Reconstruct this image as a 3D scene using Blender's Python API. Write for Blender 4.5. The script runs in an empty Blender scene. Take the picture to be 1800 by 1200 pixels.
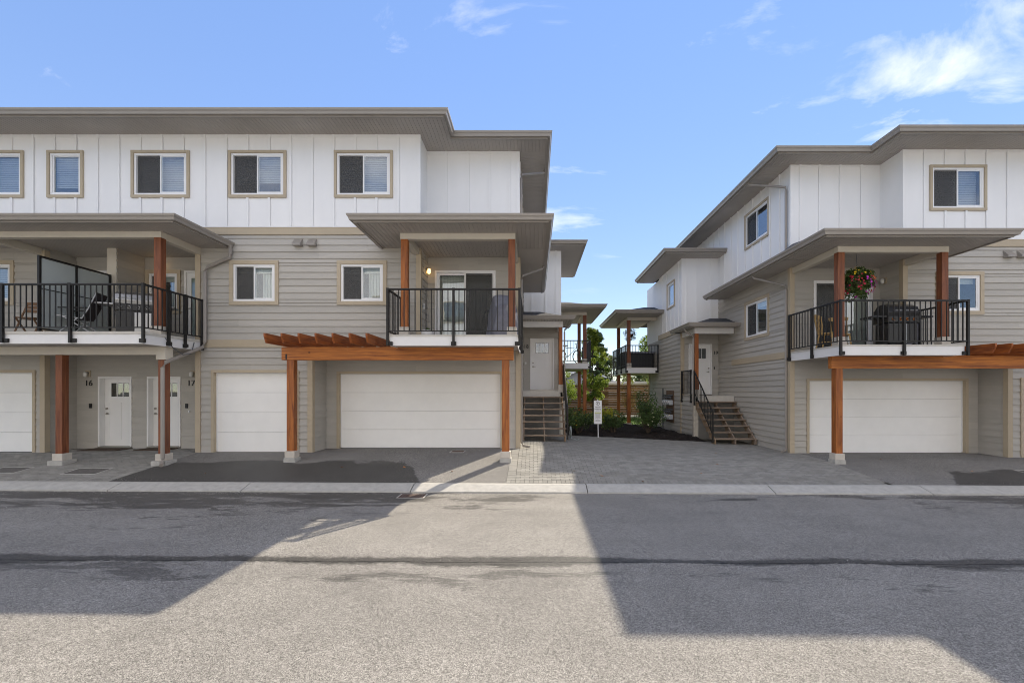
import bpy, math, random
import numpy as np
from mathutils import Matrix, Vector
random.seed(7); RNG = np.random.default_rng(7)
SC = bpy.context.scene
COL = SC.collection
R = math.radians

# ------------------------------------------------------------ camera
cd = bpy.data.cameras.new('camera'); cam = bpy.data.objects.new('camera', cd); COL.objects.link(cam)
cam.location = (0, 0, 1.64); cam.rotation_euler = (R(90), 0, 0)
cd.sensor_width = 36.0; cd.lens = 16.0
cd.shift_x = -38/1800; cd.shift_y = 87/1800
cd.clip_start = 0.05; cd.clip_end = 3000
SC.camera = cam
# ------------------------------------------------------------ sun and sky
SUN_DIR = Vector((0.665, 0.97, 1.0)).normalized()          # towards the sun
sun_el = math.asin(SUN_DIR.z); sun_az = math.atan2(SUN_DIR.x, SUN_DIR.y)
sl = bpy.data.lights.new('sun', 'SUN'); sl.energy = 2.05; sl.angle = R(0.55); sl.color = (1.0, 0.985, 0.965)
so = bpy.data.objects.new('sun', sl); COL.objects.link(so); so.location = (20, 30, 30)
so.rotation_euler = (-SUN_DIR).to_track_quat('-Z', 'Y').to_euler()
w = bpy.data.worlds.new('World'); SC.world = w; w.use_nodes = True
nt = w.node_tree; N = nt.nodes; L = nt.links; N.clear()
out = N.new('ShaderNodeOutputWorld'); bg = N.new('ShaderNodeBackground'); bg.inputs[1].default_value = 0.15
sky = N.new('ShaderNodeTexSky'); sky.sky_type = 'NISHITA'; sky.sun_disc = False
sky.sun_elevation = sun_el; sky.sun_rotation = sun_az
sky.altitude = 400; sky.air_density = 0.8; sky.dust_density = 0.0; sky.ozone_density = 3.2
# thin clouds: noise over the cloud layer's own plane (direction / height)
tc = N.new('ShaderNodeTexCoord'); sep = N.new('ShaderNodeSeparateXYZ'); L.new(tc.outputs['Generated'], sep.inputs[0])
mx = N.new('ShaderNodeMath'); mx.operation = 'MAXIMUM'; L.new(sep.outputs[2], mx.inputs[0]); mx.inputs[1].default_value = 0.02
ad = N.new('ShaderNodeMath'); ad.operation = 'ADD'; L.new(mx.outputs[0], ad.inputs[0]); ad.inputs[1].default_value = 0.12
dx = N.new('ShaderNodeMath'); dx.operation = 'DIVIDE'; L.new(sep.outputs[0], dx.inputs[0]); L.new(ad.outputs[0], dx.inputs[1])
dy = N.new('ShaderNodeMath'); dy.operation = 'DIVIDE'; L.new(sep.outputs[1], dy.inputs[0]); L.new(ad.outputs[0], dy.inputs[1])
cb = N.new('ShaderNodeCombineXYZ'); L.new(dx.outputs[0], cb.inputs[0]); L.new(dy.outputs[0], cb.inputs[1])
mp = N.new('ShaderNodeMapping'); L.new(cb.outputs[0], mp.inputs[0]); mp.inputs['Location'].default_value = (9.8, 1.9, 0); mp.inputs['Scale'].default_value = (1.0, 1.5, 1)
mp.inputs['Rotation'].default_value = (0, 0, R(18))
n1 = N.new('ShaderNodeTexNoise'); n1.inputs['Scale'].default_value = 2.3; n1.inputs['Detail'].default_value = 9; n1.inputs['Roughness'].default_value = .58; n1.inputs['Distortion'].default_value = .5
n2 = N.new('ShaderNodeTexNoise'); n2.inputs['Scale'].default_value = 0.55; n2.inputs['Detail'].default_value = 3
L.new(mp.outputs[0], n1.inputs[0]); L.new(mp.outputs[0], n2.inputs[0])
mu = N.new('ShaderNodeMath'); mu.operation = 'MULTIPLY'; L.new(n1.outputs[0], mu.inputs[0]); L.new(n2.outputs[0], mu.inputs[1])
cr = N.new('ShaderNodeValToRGB'); cr.color_ramp.elements[0].position = .315; cr.color_ramp.elements[1].position = .60
cr.color_ramp.elements[1].color = (.72, .72, .72, 1)
cov = N.new('ShaderNodeMapRange'); cov.interpolation_type = 'SMOOTHSTEP'; cov.inputs[1].default_value = .48; cov.inputs[2].default_value = -.25; cov.inputs[3].default_value = 0; cov.inputs[4].default_value = .17; L.new(sep.outputs[1], cov.inputs[0])
ac = N.new('ShaderNodeMath'); ac.operation = 'ADD'; L.new(mu.outputs[0], ac.inputs[0]); L.new(cov.outputs[0], ac.inputs[1]); L.new(ac.outputs[0], cr.inputs[0])
gam = N.new('ShaderNodeGamma'); gam.inputs[1].default_value = .34; L.new(sky.outputs[0], gam.inputs[0])      # evens out the range of the whole sky
hsv = N.new('ShaderNodeHueSaturation'); hsv.inputs['Hue'].default_value = .523; hsv.inputs['Saturation'].default_value = 2.2; hsv.inputs['Value'].default_value = 1.54; L.new(gam.outputs[0], hsv.inputs['Color'])
hz = N.new('ShaderNodeMapRange'); hz.interpolation_type = 'SMOOTHSTEP'; hz.inputs[1].default_value = .15; hz.inputs[2].default_value = .42; L.new(sep.outputs[2], hz.inputs[0])
hm = N.new('ShaderNodeMath'); hm.operation = 'MULTIPLY'; L.new(cr.outputs[0], hm.inputs[0]); L.new(hz.outputs[0], hm.inputs[1])
mixc = N.new('ShaderNodeMixRGB'); L.new(hm.outputs[0], mixc.inputs[0]); L.new(hsv.outputs[0], mixc.inputs[1]); mixc.inputs[2].default_value = (5.3, 5.2, 5.2, 1)
L.new(mixc.outputs[0], bg.inputs[0]); L.new(bg.outputs[0], out.inputs[0])
SC.view_settings.view_transform = 'Standard'; SC.view_settings.look = 'None'; SC.view_settings.gamma = 1
SC.view_settings.use_curve_mapping = False
SC.view_settings.exposure = 1.71
SC.view_settings.use_white_balance = True      # balanced for the shade, as the photograph is
SC.view_settings.white_balance_temperature = 7950; SC.view_settings.white_balance_tint = 8
SC.render.engine = 'CYCLES'; SC.cycles.filter_width = 1.0
SC.cycles.max_bounces = 10; SC.cycles.diffuse_bounces = 7; SC.cycles.transparent_max_bounces = 12

# ------------------------------------------------------------ materials
MATS = {}
def nodes(m):
    m.use_nodes = True
    return m.node_tree.nodes, m.node_tree.links, m.node_tree.nodes['Principled BSDF']
def mat(name, col, rough=.7, var=.08, scale=6, stretch=(1, 1, 1), bump=0, bscale=60, spec=.4, metal=0, rnd=.0, grime=0):
    m = bpy.data.materials.new(name); n, l, p = nodes(m)
    p.inputs['Roughness'].default_value = rough; p.inputs['Specular IOR Level'].default_value = spec; p.inputs['Metallic'].default_value = metal
    tcn = n.new('ShaderNodeTexCoord'); geo = n.new('ShaderNodeNewGeometry')
    ma = n.new('ShaderNodeMapping'); ma.inputs['Scale'].default_value = stretch; l.new(geo.outputs['Position'], ma.inputs[0])
    ns = n.new('ShaderNodeTexNoise'); ns.inputs['Scale'].default_value = scale; ns.inputs['Detail'].default_value = 6; ns.inputs['Roughness'].default_value = .62
    l.new(ma.outputs[0], ns.inputs[0])
    rp = n.new('ShaderNodeMapRange'); rp.inputs[1].default_value = .25; rp.inputs[2].default_value = .75
    rp.inputs[3].default_value = 1-var; rp.inputs[4].default_value = 1+var; l.new(ns.outputs[0], rp.inputs[0])
    fac = rp.outputs[0]
    if rnd:
        oi = n.new('ShaderNodeObjectInfo'); r2 = n.new('ShaderNodeMapRange'); r2.inputs[3].default_value = 1-rnd; r2.inputs[4].default_value = 1+rnd
        l.new(oi.outputs['Random'], r2.inputs[0]); mm = n.new('ShaderNodeMath'); mm.operation = 'MULTIPLY'; l.new(fac, mm.inputs[0]); l.new(r2.outputs[0], mm.inputs[1]); fac = mm.outputs[0]
    vm = n.new('ShaderNodeVectorMath'); vm.operation = 'SCALE'; vm.inputs[0].default_value = col; l.new(fac, vm.inputs['Scale'])
    l.new(vm.outputs[0], p.inputs['Base Color'])
    if bump:
        nb = n.new('ShaderNodeTexNoise'); nb.inputs['Scale'].default_value = bscale; nb.inputs['Detail'].default_value = 4; l.new(ma.outputs[0], nb.inputs[0])
        bp = n.new('ShaderNodeBump'); bp.inputs['Strength'].default_value = bump; bp.inputs['Distance'].default_value = .01; l.new(nb.outputs[0], bp.inputs['Height']); l.new(bp.outputs[0], p.inputs['Normal'])
    MATS[name] = m; return m
mat('siding', (.455, .428, .385), .65, .05, 3, (1, 1, 6), .12, 40, .3, rnd=.05)
mat('white_board', (.84, .84, .84), .6, .025, 2, (1, 1, .4), .05, 80, .3)
mat('batten', (.84, .84, .84), .6, .02, 3, spec=.3)
mat('trim', (.47, .39, .285), .6, .05, 4, (1, 1, 1), .06, 60, .3, rnd=.03)
mat('cream', (.60, .55, .47), .6, .04, 4, spec=.3)
mat('fascia_white', (.74, .73, .72), .55, .03, 4, spec=.35)
mat('gutter', (.30, .27, .24), .38, .04, 3, spec=.5)
mat('soffit', (.41, .375, .345), .5, .05, 3, spec=.4)
mat('shingle', (.075, .075, .08), .9, .45, 9, (1, 1, 1), .5, 40, .2)
mat('rail', (.014, .0125, .0115), .5, .15, 8, spec=.35)
mat('vinyl', (.82, .82, .82), .35, .02, 3, spec=.5)
mat('garage_white', (.88, .87, .84), .5, .03, 2.5, (1, 1, 1), .05, 150, .4, rnd=.015)
mat('door_white', (.82, .81, .79), .42, .02, 3, spec=.45)
mat('screen_old', (.055, .055, .058), .8, .15, 40)
mat('blind', (.42, .44, .48), .6, .05, 3)
mat('curtain', (.62, .63, .58), .9, .1, 5, (6, 1, .5))
mat('dark_room', (.035, .035, .037), .9, .2, 3)
mat('black', (.012, .012, .012), .45, .1, 5)
mat('nickel', (.35, .33, .30), .3, .05, 5, metal=.9)
mat('concrete', (.42, .405, .375), .85, .16, 7, (1, 1, 1), .35, 70, .25)
mat('concrete_pale', (.55, .50, .44), .8, .10, 8, (1, 1, 1), .2, 60, .25)
mat('deck_edge', (.55, .52, .47), .7, .08, 8)
mat('skirt_shaded', (.20, .19, .175), .8, .12, 5)  # darker than the siding: shade behind the stairs put into the colour
mat('stair_wood', (.26, .20, .155), .8, .3, 9, (1, 12, 8), .25, 30, .2, rnd=.15)
mat('stringer_wood', (.27, .19, .125), .8, .25, 9, (1, 3, 3), .2, 30, .2, rnd=.1)
mat('plywood', (.16, .10, .065), .85, .3, 5, (4, 4, 1), .2, 30)
mat('meter_grey', (.50, .52, .54), .45, .08, 9, spec=.4)
mat('pipe_grey', (.10, .105, .11), .5, .1, 9)
mat('fence_post', (.30, .20, .11), .85, .25, 8, (6, 6, 1), .2, 30)
mat('fence_board', (.24, .135, .07), .85, .55, 3.2, (1.5, 1.5, 8), .25, 30, .2, rnd=.42)
mat('mulch', (.03, .025, .022), .95, .5, 25, (1, 1, 1), 1.0, 30, .15)
mat('chip', (.028, .021, .018), .9, .4, 20, rnd=.5)
mat('grass', (.075, .13, .025), .9, .35, 14, (1, 1, 1), .4, 90, .2)
mat('soil', (.12, .11, .085), .95, .3, 3, (1, 1, 1), .3, 30, .2)
mat('steel', (.42, .42, .42), .38, .08, 12, metal=.85)
mat('grill_black', (.016, .016, .017), .32, .15, 6, spec=.5)
mat('grill_orange', (.75, .22, .04), .4, .05, 5)
mat('cover_grey', (.20, .205, .24), .7, .2, 7, (1, 1, 1), .6, 11, .3)
mat('chair_wood', (.52, .33, .13), .5, .2, 12, (1, 1, 3), 0)
mat('teak', (.20, .11, .06), .7, .25, 12)
mat('mesh_dark', (.045, .035, .035), .8, .15, 20)
mat('alu', (.42, .43, .45), .4, .05, 8, metal=.6)
mat('sign_white', (.82, .82, .83), .35, .02, 6)
mat('sign_ink', (.03, .03, .035), .5, .05, 6)
mat('sign_green', (.50, .56, .05), .5, .05, 6)
mat('cast_iron', (.12, .11, .10), .75, .3, 20, (1, 1, 1), .4, 60)
mat('rust_iron', (.10, .055, .04), .8, .35, 14, (1, 1, 1), .4, 60)
mat('pot_white', (.7, .7, .7), .3, .03, 6)
mat('house_grey', (.45, .46, .48), .7, .06, 3)
mat('hose', (.40, .44, .42), .5, .1, 9)
mat('tub_black', (.028, .028, .03), .6, .15, 6)
mat('mat_brown', (.07, .045, .03), .95, .3, 20, (1, 1, 1), .5, 80)
mat('bark', (.10, .075, .055), .9, .35, 9, (3, 3, .7), .6, 18, .2)
mat('bloom_red', (.34, .012, .03), .6, .2, 9); mat('bloom_magenta', (.55, .03, .42), .6, .2, 9)
mat('bloom_orange', (.75, .16, .01), .6, .2, 9); mat('bloom_yellow', (.80, .50, .02), .6, .15, 9); mat('bloom_cream', (.75, .68, .5), .6, .1, 9)
mat('hook_yellow', (.65, .42, .03), .5, .05, 9)
mat('leaf_fall', (.42, .17, .05), .8, .3, 30, rnd=.35)

def cedar(name, c0, c1, stretch):
    m = bpy.data.materials.new(name); n, l, p = nodes(m); p.inputs['Roughness'].default_value = .5; p.inputs['Specular IOR Level'].default_value = .35
    geo = n.new('ShaderNodeNewGeometry'); ma = n.new('ShaderNodeMapping'); ma.inputs['Scale'].default_value = stretch
    oi = n.new('ShaderNodeObjectInfo'); va = n.new('ShaderNodeVectorMath'); va.operation = 'ADD'; l.new(geo.outputs['Position'], va.inputs[0])
    vs = n.new('ShaderNodeCombineXYZ'); mr = n.new('ShaderNodeMath'); mr.operation = 'MULTIPLY'; mr.inputs[1].default_value = 37; l.new(oi.outputs['Random'], mr.inputs[0])
    for k in range(3): l.new(mr.outputs[0], vs.inputs[k])
    l.new(vs.outputs[0], va.inputs[1]); l.new(va.outputs[0], ma.inputs[0])
    ns = n.new('ShaderNodeTexNoise'); ns.inputs['Scale'].default_value = 7; ns.inputs['Detail'].default_value = 7; ns.inputs['Roughness'].default_value = .6; ns.inputs['Distortion'].default_value = .6; l.new(ma.outputs[0], ns.inputs[0])
    rp = n.new('ShaderNodeValToRGB'); rp.color_ramp.elements[0].position = .32; rp.color_ramp.elements[1].position = .68
    rp.color_ramp.elements[0].color = (*c1, 1); rp.color_ramp.elements[1].color = (*c0, 1); l.new(ns.outputs[0], rp.inputs[0])
    # knots
    vo = n.new('ShaderNodeTexVoronoi'); vo.inputs['Scale'].default_value = 2.6; mk = n.new('ShaderNodeMapping'); mk.inputs['Scale'].default_value = tuple(1 if s > 1.5 else .8 for s in stretch)
    l.new(va.outputs[0], mk.inputs[0]); l.new(mk.outputs[0], vo.inputs[0])
    kr = n.new('ShaderNodeMapRange'); kr.inputs[1].default_value = .03; kr.inputs[2].default_value = .085; kr.inputs[3].default_value = .28; kr.inputs[4].default_value = 1; l.new(vo.outputs['Distance'], kr.inputs[0])
    vm = n.new('ShaderNodeVectorMath'); vm.operation = 'SCALE'; l.new(rp.outputs[0], vm.inputs[0]); l.new(kr.outputs[0], vm.inputs['Scale']); l.new(vm.outputs[0], p.inputs['Base Color'])
    bp = n.new('ShaderNodeBump'); bp.inputs['Strength'].default_value = .25; bp.inputs['Distance'].default_value = .006; l.new(ns.outputs[0], bp.inputs['Height']); l.new(bp.outputs[0], p.inputs['Normal'])
    MATS[name] = m
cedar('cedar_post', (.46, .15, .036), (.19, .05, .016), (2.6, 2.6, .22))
cedar('cedar_beam', (.60, .205, .04), (.20, .052, .016), (.16, 3, 3.6))
cedar('cedar_rafter', (.42, .12, .03), (.17, .042, .014), (4, .3, 3))
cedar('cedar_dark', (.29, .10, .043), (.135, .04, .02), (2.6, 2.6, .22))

def glass(name, tint, ior, boost):
    m = bpy.data.materials.new(name); m.use_nodes = True; n = m.node_tree.nodes; l = m.node_tree.links; n.clear()
    o = n.new('ShaderNodeOutputMaterial'); tr = n.new('ShaderNodeBsdfTransparent'); tr.inputs[0].default_value = (*tint, 1)
    gl = n.new('ShaderNodeBsdfGlossy'); gl.inputs['Roughness'].default_value = .015; gl.inputs[0].default_value = (.92, .95, 1, 1)
    lw = n.new('ShaderNodeLayerWeight'); lw.inputs['Blend'].default_value = .5
    pw = n.new('ShaderNodeMath'); pw.operation = 'POWER'; l.new(lw.outputs['Facing'], pw.inputs[0]); pw.inputs[1].default_value = 5
    fr = n.new('ShaderNodeMapRange'); fr.inputs[3].default_value = ior; fr.inputs[4].default_value = 1; l.new(pw.outputs[0], fr.inputs[0]); mi = n.new('ShaderNodeMixShader')
    geo = n.new('ShaderNodeNewGeometry'); ns = n.new('ShaderNodeTexNoise'); ns.inputs['Scale'].default_value = 2.2; l.new(geo.outputs['Position'], ns.inputs[0])
    bp = n.new('ShaderNodeBump'); bp.inputs['Strength'].default_value = boost; bp.inputs['Distance'].default_value = .02; l.new(ns.outputs[0], bp.inputs['Height']); l.new(bp.outputs[0], gl.inputs['Normal'])
    l.new(fr.outputs[0], mi.inputs[0]); l.new(tr.outputs[0], mi.inputs[1]); l.new(gl.outputs[0], mi.inputs[2]); l.new(mi.outputs[0], o.inputs[0]); MATS[name] = m
glass('glass', (.92, .95, .95), .12, .06)
glass('glass_clear', (.85, .9, .9), .06, .02)
m = bpy.data.materials.new('frosted'); n, l, p = nodes(m); p.inputs['Base Color'].default_value = (.52, .56, .55, 1); p.inputs['Roughness'].default_value = .25
tr = n.new('ShaderNodeBsdfTransparent'); tr.inputs[0].default_value = (.8, .86, .85, 1); mi = n.new('ShaderNodeMixShader'); mi.inputs[0].default_value = .78
l.new(tr.outputs[0], mi.inputs[1]); l.new(p.outputs[0], mi.inputs[2]); l.new(mi.outputs[0], n['Material Output'].inputs[0]); MATS['frosted'] = m
m = bpy.data.materials.new('bulb'); n, l, p = nodes(m); p.inputs['Base Color'].default_value = (1, .85, .6, 1); p.inputs['Emission Color'].default_value = (1, .62, .25, 1); p.inputs['Emission Strength'].default_value = 1.1; MATS['bulb'] = m
mat('lamp_glass', (.72, .71, .68), .2, .03, 9, spec=.6)

def foliage(name, c0, c1, trans=.35):
    m = bpy.data.materials.new(name); n, l, p = nodes(m); p.inputs['Roughness'].default_value = .55; p.inputs['Specular IOR Level'].default_value = .3
    at = n.new('ShaderNodeAttribute'); at.attribute_name = 'tone'
    mi = n.new('ShaderNodeMixRGB'); mi.inputs[1].default_value = (*c0, 1); mi.inputs[2].default_value = (*c1, 1); l.new(at.outputs['Fac'], mi.inputs[0]); l.new(mi.outputs[0], p.inputs['Base Color'])
    tl = n.new('ShaderNodeBsdfTranslucent'); l.new(mi.outputs[0], tl.inputs[0]); ms = n.new('ShaderNodeMixShader'); ms.inputs[0].default_value = trans
    l.new(p.outputs[0], ms.inputs[1]); l.new(tl.outputs[0], ms.inputs[2]); l.new(ms.outputs[0], n['Material Output'].inputs[0]); MATS[name] = m
foliage('leaf_maple', (.12, .20, .035), (.36, .43, .08), .5)
foliage('leaf_dark', (.04, .075, .03), (.10, .16, .055), .3)
foliage('leaf_rose', (.055, .10, .04), (.16, .24, .075), .4)
foliage('leaf_yellow', (.28, .32, .04), (.62, .60, .09), .5)
foliage('leaf_conifer', (.035, .065, .03), (.09, .14, .055), .2)
foliage('leaf_far', (.08, .11, .04), (.22, .24, .07), .4)
foliage('leaf_basket', (.05, .09, .025), (.13, .19, .05), .3)
foliage('blade', (.06, .12, .02), (.16, .24, .05), .3)

def ground_mat(name, kind):
    m = bpy.data.materials.new(name); n, l, p = nodes(m); p.inputs['Roughness'].default_value = .9; p.inputs['Specular IOR Level'].default_value = .25
    geo = n.new('ShaderNodeNewGeometry'); P = geo.outputs['Position']
    def noise(scale, detail=4, rough=.55, stretch=None, dist=0):
        t = n.new('ShaderNodeTexNoise'); t.inputs['Scale'].default_value = scale; t.inputs['Detail'].default_value = detail; t.inputs['Roughness'].default_value = rough; t.inputs['Distortion'].default_value = dist
        if stretch:
            q = n.new('ShaderNodeMapping'); q.inputs['Scale'].default_value = stretch; l.new(P, q.inputs[0]); l.new(q.outputs[0], t.inputs[0])
        else: l.new(P, t.inputs[0])
        return t.outputs[0]
    def rng(s, a, b, c, d):
        t = n.new('ShaderNodeMapRange'); t.inputs[1].default_value = a; t.inputs[2].default_value = b; t.inputs[3].default_value = c; t.inputs[4].default_value = d; l.new(s, t.inputs[0]); return t.outputs[0]
    def math2(op, a, b):
        t = n.new('ShaderNodeMath'); t.operation = op
        for k, s in enumerate((a, b)):
            if isinstance(s, (int, float)): t.inputs[k].default_value = s
            else: l.new(s, t.inputs[k])
        return t.outputs[0]
    sp = n.new('ShaderNodeSeparateXYZ'); l.new(P, sp.inputs[0]); X, Y = sp.outputs[0], sp.outputs[1]
    vo = n.new('ShaderNodeTexVoronoi'); vo.inputs['Scale'].default_value = 165 if kind == 'road' else 150; l.new(P, vo.inputs[0])
    vc = n.new('ShaderNodeSeparateXYZ'); l.new(vo.outputs['Color'], vc.inputs[0])
    speck = rng(vc.outputs[0], 0, 1, .35, 1.65)
    speck = math2('MULTIPLY', speck, rng(noise(330, 2), .3, .7, .7, 1.3))
    speck = math2('MULTIPLY', speck, rng(noise(52, 3, .7), .3, .7, .72, 1.28))
    speck = math2('MULTIPLY', speck, rng(noise(19, 3, .7), .3, .7, .86, 1.14))
    big = rng(noise(1.1, 5), .3, .7, .9, 1.1)
    f = math2('MULTIPLY', speck, big)
    if kind == 'road':
        col = (.236, .222, .202)
        wob = math2('MULTIPLY', math2('SUBTRACT', noise(.7, 4, .6), .5), .35)
        fine = math2('MULTIPLY', math2('SUBTRACT', noise(14, 4, .65), .5), .22)
        d = math2('ABSOLUTE', math2('ADD', math2('ADD', math2('SUBTRACT', Y, 5.66), wob), fine), 0)
        width = rng(noise(.33, 2), .35, .65, .03, .17)
        band = rng(math2('SUBTRACT', d, width), -.02, .05, .33, 1)
        # damp patches by the kerb
        near = rng(Y, 7.1, 9.0, -.02, .20)
        dm = math2('ADD', noise(1.5, 9, .72, (.42, 1.7, 1), .4), near)
        lft = math2('ADD', rng(X, -2.5, 1.0, .03, -.12), rng(X, 5, 9, 0, .10))
        damp = rng(math2('ADD', dm, lft), .64, .672, 1, .40)
        d2 = math2('ADD', noise(1.3, 8, .7, (.5, 2.5, 1), .3), rng(math2('ABSOLUTE', math2('SUBTRACT', Y, 5.3), 0), 0, 1.3, .1, -.25))
        damp2 = rng(d2, .61, .64, 1, .55)
        wet = math2('MULTIPLY', math2('MULTIPLY', band, damp), damp2)
        v2 = n.new('ShaderNodeTexVoronoi'); v2.inputs['Scale'].default_value = 9; l.new(P, v2.inputs[0])
        pit = rng(math2('SUBTRACT', v2.outputs['Distance'], rng(noise(2.3, 3), .5, .72, -.03, .16)), .0, .04, .40, 1)
        d3 = math2('ABSOLUTE', math2('ADD', math2('SUBTRACT', Y, 5.62), math2('ADD', math2('MULTIPLY', wob, .4), math2('MULTIPLY', fine, .35))), 0)
        crack = rng(d3, .006, .016, .22, 1)
        lane_ = rng(noise(.35, 4, .6, (.25, 1.6, 1)), .35, .65, .90, 1.07)
        wet = math2('MULTIPLY', math2('MULTIPLY', math2('MULTIPLY', wet, pit), crack), lane_)
    else:
        col = (.205, .195, .182)
        wob = math2('MULTIPLY', math2('SUBTRACT', noise(.9, 6, .6), .5), 1.5)
        e = math2('ADD', math2('ADD', math2('SUBTRACT', Y, 11.35), wob), math2('MULTIPLY', math2('SUBTRACT', noise(7, 6, .7, (.6, 1.4, 1)), .5), .55))
        g = rng(X, -3.2, -1.6, 0, 3.0); g2 = rng(X, 8.0, 10.0, 0, -2.6)
        e = math2('ADD', e, math2('ADD', g, g2))
        wet = rng(e, -.04, .05, .36, 1.0)
    f2 = math2('MULTIPLY', f, wet)
    vm = n.new('ShaderNodeVectorMath'); vm.operation = 'SCALE'; vm.inputs[0].default_value = col; l.new(f2, vm.inputs['Scale']); l.new(vm.outputs[0], p.inputs['Base Color'])
    l.new(rng(wet, .4, 1, .55, .92), p.inputs['Roughness'])
    bp = n.new('ShaderNodeBump'); bp.inputs['Strength'].default_value = .45; bp.inputs['Distance'].default_value = .006
    l.new(math2('ADD', vo.outputs['Distance'], noise(160, 3)), bp.inputs['Height']); l.new(bp.outputs[0], p.inputs['Normal']); MATS[name] = m
ground_mat('asphalt_road', 'road'); ground_mat('asphalt_drive', 'drive')
mat('paver', (.250, .240, .217), .85, .14, 5, (1, 1, 1), .25, 90, .25, rnd=.12)
mat('paver_joint', (.07, .066, .05), .95, .3, 9)

# ------------------------------------------------------------ helpers
class TX:                                  # where a building stands: plain or mirrored copy
    def __init__(s, sx=1, ox=0, oy=0, oz=0): s.sx, s.ox, s.oy, s.oz = sx, ox, oy, oz
    def p(s, v): return (s.sx*v[0]+s.ox, v[1]+s.oy, v[2]+s.oz)
ID = TX()
def base_loc(o): return Vector(o.get('_b', (0, 0, 0))) if o else Vector((0, 0, 0))
def link(o, parent=None):
    COL.objects.link(o)
    if parent is not None:
        o.parent = parent
        if parent.type == 'EMPTY': o.matrix_parent_inverse = Matrix.Translation(-parent.location)
    return o
class MB:
    def __init__(s): s.v, s.f = [], []
    def add(s, v, f):
        b = len(s.v); s.v += [tuple(q) for q in v]; s.f += [tuple(b+i for i in q) for q in f]; return s
    def box(s, x0, x1, y0, y1, z0, z1):
        x0, x1 = sorted((x0, x1)); y0, y1 = sorted((y0, y1)); z0, z1 = sorted((z0, z1))
        return s.add([(x0, y0, z0), (x1, y0, z0), (x1, y1, z0), (x0, y1, z0), (x0, y0, z1), (x1, y0, z1), (x1, y1, z1), (x0, y1, z1)],
                     [(0, 3, 2, 1), (4, 5, 6, 7), (0, 1, 5, 4), (1, 2, 6, 5), (2, 3, 7, 6), (3, 0, 4, 7)])
    def hexa(s, bot, top):                 # two quads, counter-clockwise seen from above
        return s.add(list(bot)+list(top), [(0, 3, 2, 1), (4, 5, 6, 7), (0, 1, 5, 4), (1, 2, 6, 5), (2, 3, 7, 6), (3, 0, 4, 7)])
    def prism(s, pts, axis, a, b):         # polygon pts extruded along an axis from a to b
        k = len(pts)
        def mk(p, t): return {'x': (t, p[0], p[1]), 'y': (p[0], t, p[1]), 'z': (p[0], p[1], t)}[axis]
        return s.add([mk(p, a) for p in pts]+[mk(p, b) for p in pts], [tuple(range(k))[::-1], tuple(range(k, 2*k))]+[(i, (i+1) % k, k+(i+1) % k, k+i) for i in range(k)])
    def tube(s, pts, r, n=8, r1=None):
        pts = [Vector(p) for p in pts]; rings = []
        for i, p in enumerate(pts):
            d = (pts[min(i+1, len(pts)-1)]-pts[max(i-1, 0)]).normalized()
            u = d.cross(Vector((0, 0, 1)))
            if u.length < .05: u = Vector((1, 0, 0))
            u.normalize(); q = u.cross(d)
            rr = r if r1 is None else r+(r1-r)*i/(len(pts)-1)
            rings.append([p+(u*math.cos(2*math.pi*(k+.5)/n)+q*math.sin(2*math.pi*(k+.5)/n))*rr for k in range(n)])
        f = []
        for i in range(len(pts)-1):
            for k in range(n): f.append((i*n+k, i*n+(k+1) % n, (i+1)*n+(k+1) % n, (i+1)*n+k))
        e = (len(pts)-1)*n
        f.append(tuple(range(n))[::-1]); f.append(tuple(range(e, e+n)))
        return s.add([q for g in rings for q in g], f)
    def lathe(s, prof, c, n=16):           # profile of (radius, z)
        v = [(c[0]+r*math.cos(2*math.pi*k/n), c[1]+r*math.sin(2*math.pi*k/n), c[2]+z) for r, z in prof for k in range(n)]
        f = [(i*n+k, i*n+(k+1) % n, (i+1)*n+(k+1) % n, (i+1)*n+k) for i in range(len(prof)-1) for k in range(n)]
        f += [tuple(range(n))[::-1], tuple(range((len(prof)-1)*n, len(prof)*n))]
        return s.add(v, f)
    def sweep(s, prof, path):              # profile (out, z) along an XY path, mitred; "out" is to the right of travel
        P = [Vector(p) for p in path]; rows = []
        for i, p in enumerate(P):
            def nrm(a, b): d = (b-a).normalized(); return Vector((d.y, -d.x))
            if i == 0: m_ = nrm(P[0], P[1])
            elif i == len(P)-1: m_ = nrm(P[-2], P[-1])
            else:
                a, b = nrm(P[i-1], p), nrm(p, P[i+1]); m_ = (a+b)/(1+a.dot(b))
            rows.append([(p.x+m_.x*o, p.y+m_.y*o, z) for o, z in prof])
        k = len(prof); f = []
        for i in range(len(P)-1):
            for j in range(k): f.append((i*k+j, (i+1)*k+j, (i+1)*k+(j+1) % k, i*k+(j+1) % k))
        f += [tuple(range(k)), tuple(range((len(P)-1)*k, len(P)*k))[::-1]]
        return s.add([q for g in rows for q in g], f)
    def corr(s, x0, x1, y0, y1, z, along='y', pitch=.1, g=.012, d=.008):   # ribbed sheet; ribs run along an axis
        a0, a1 = (x0, x1) if along == 'y' else (y0, y1)
        n = max(1, round((a1-a0)/pitch)); st = (a1-a0)/n; prof = []
        for i in range(n):
            a = a0+i*st; prof += [(a, 0), (a+st-g, 0), (a+st-g*.6, d), (a+st-g*.3, d)]
        prof.append((a1, 0)); k = len(prof)
        if along == 'y': v = [(a, y0, z+h) for a, h in prof]+[(a, y1, z+h) for a, h in prof]; f = [(i, k+i, k+i+1, i+1) for i in range(k-1)]
        else: v = [(x0, a, z+h) for a, h in prof]+[(x1, a, z+h) for a, h in prof]; f = [(i, i+1, k+i+1, k+i) for i in range(k-1)]
        return s.add(v, f)
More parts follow.
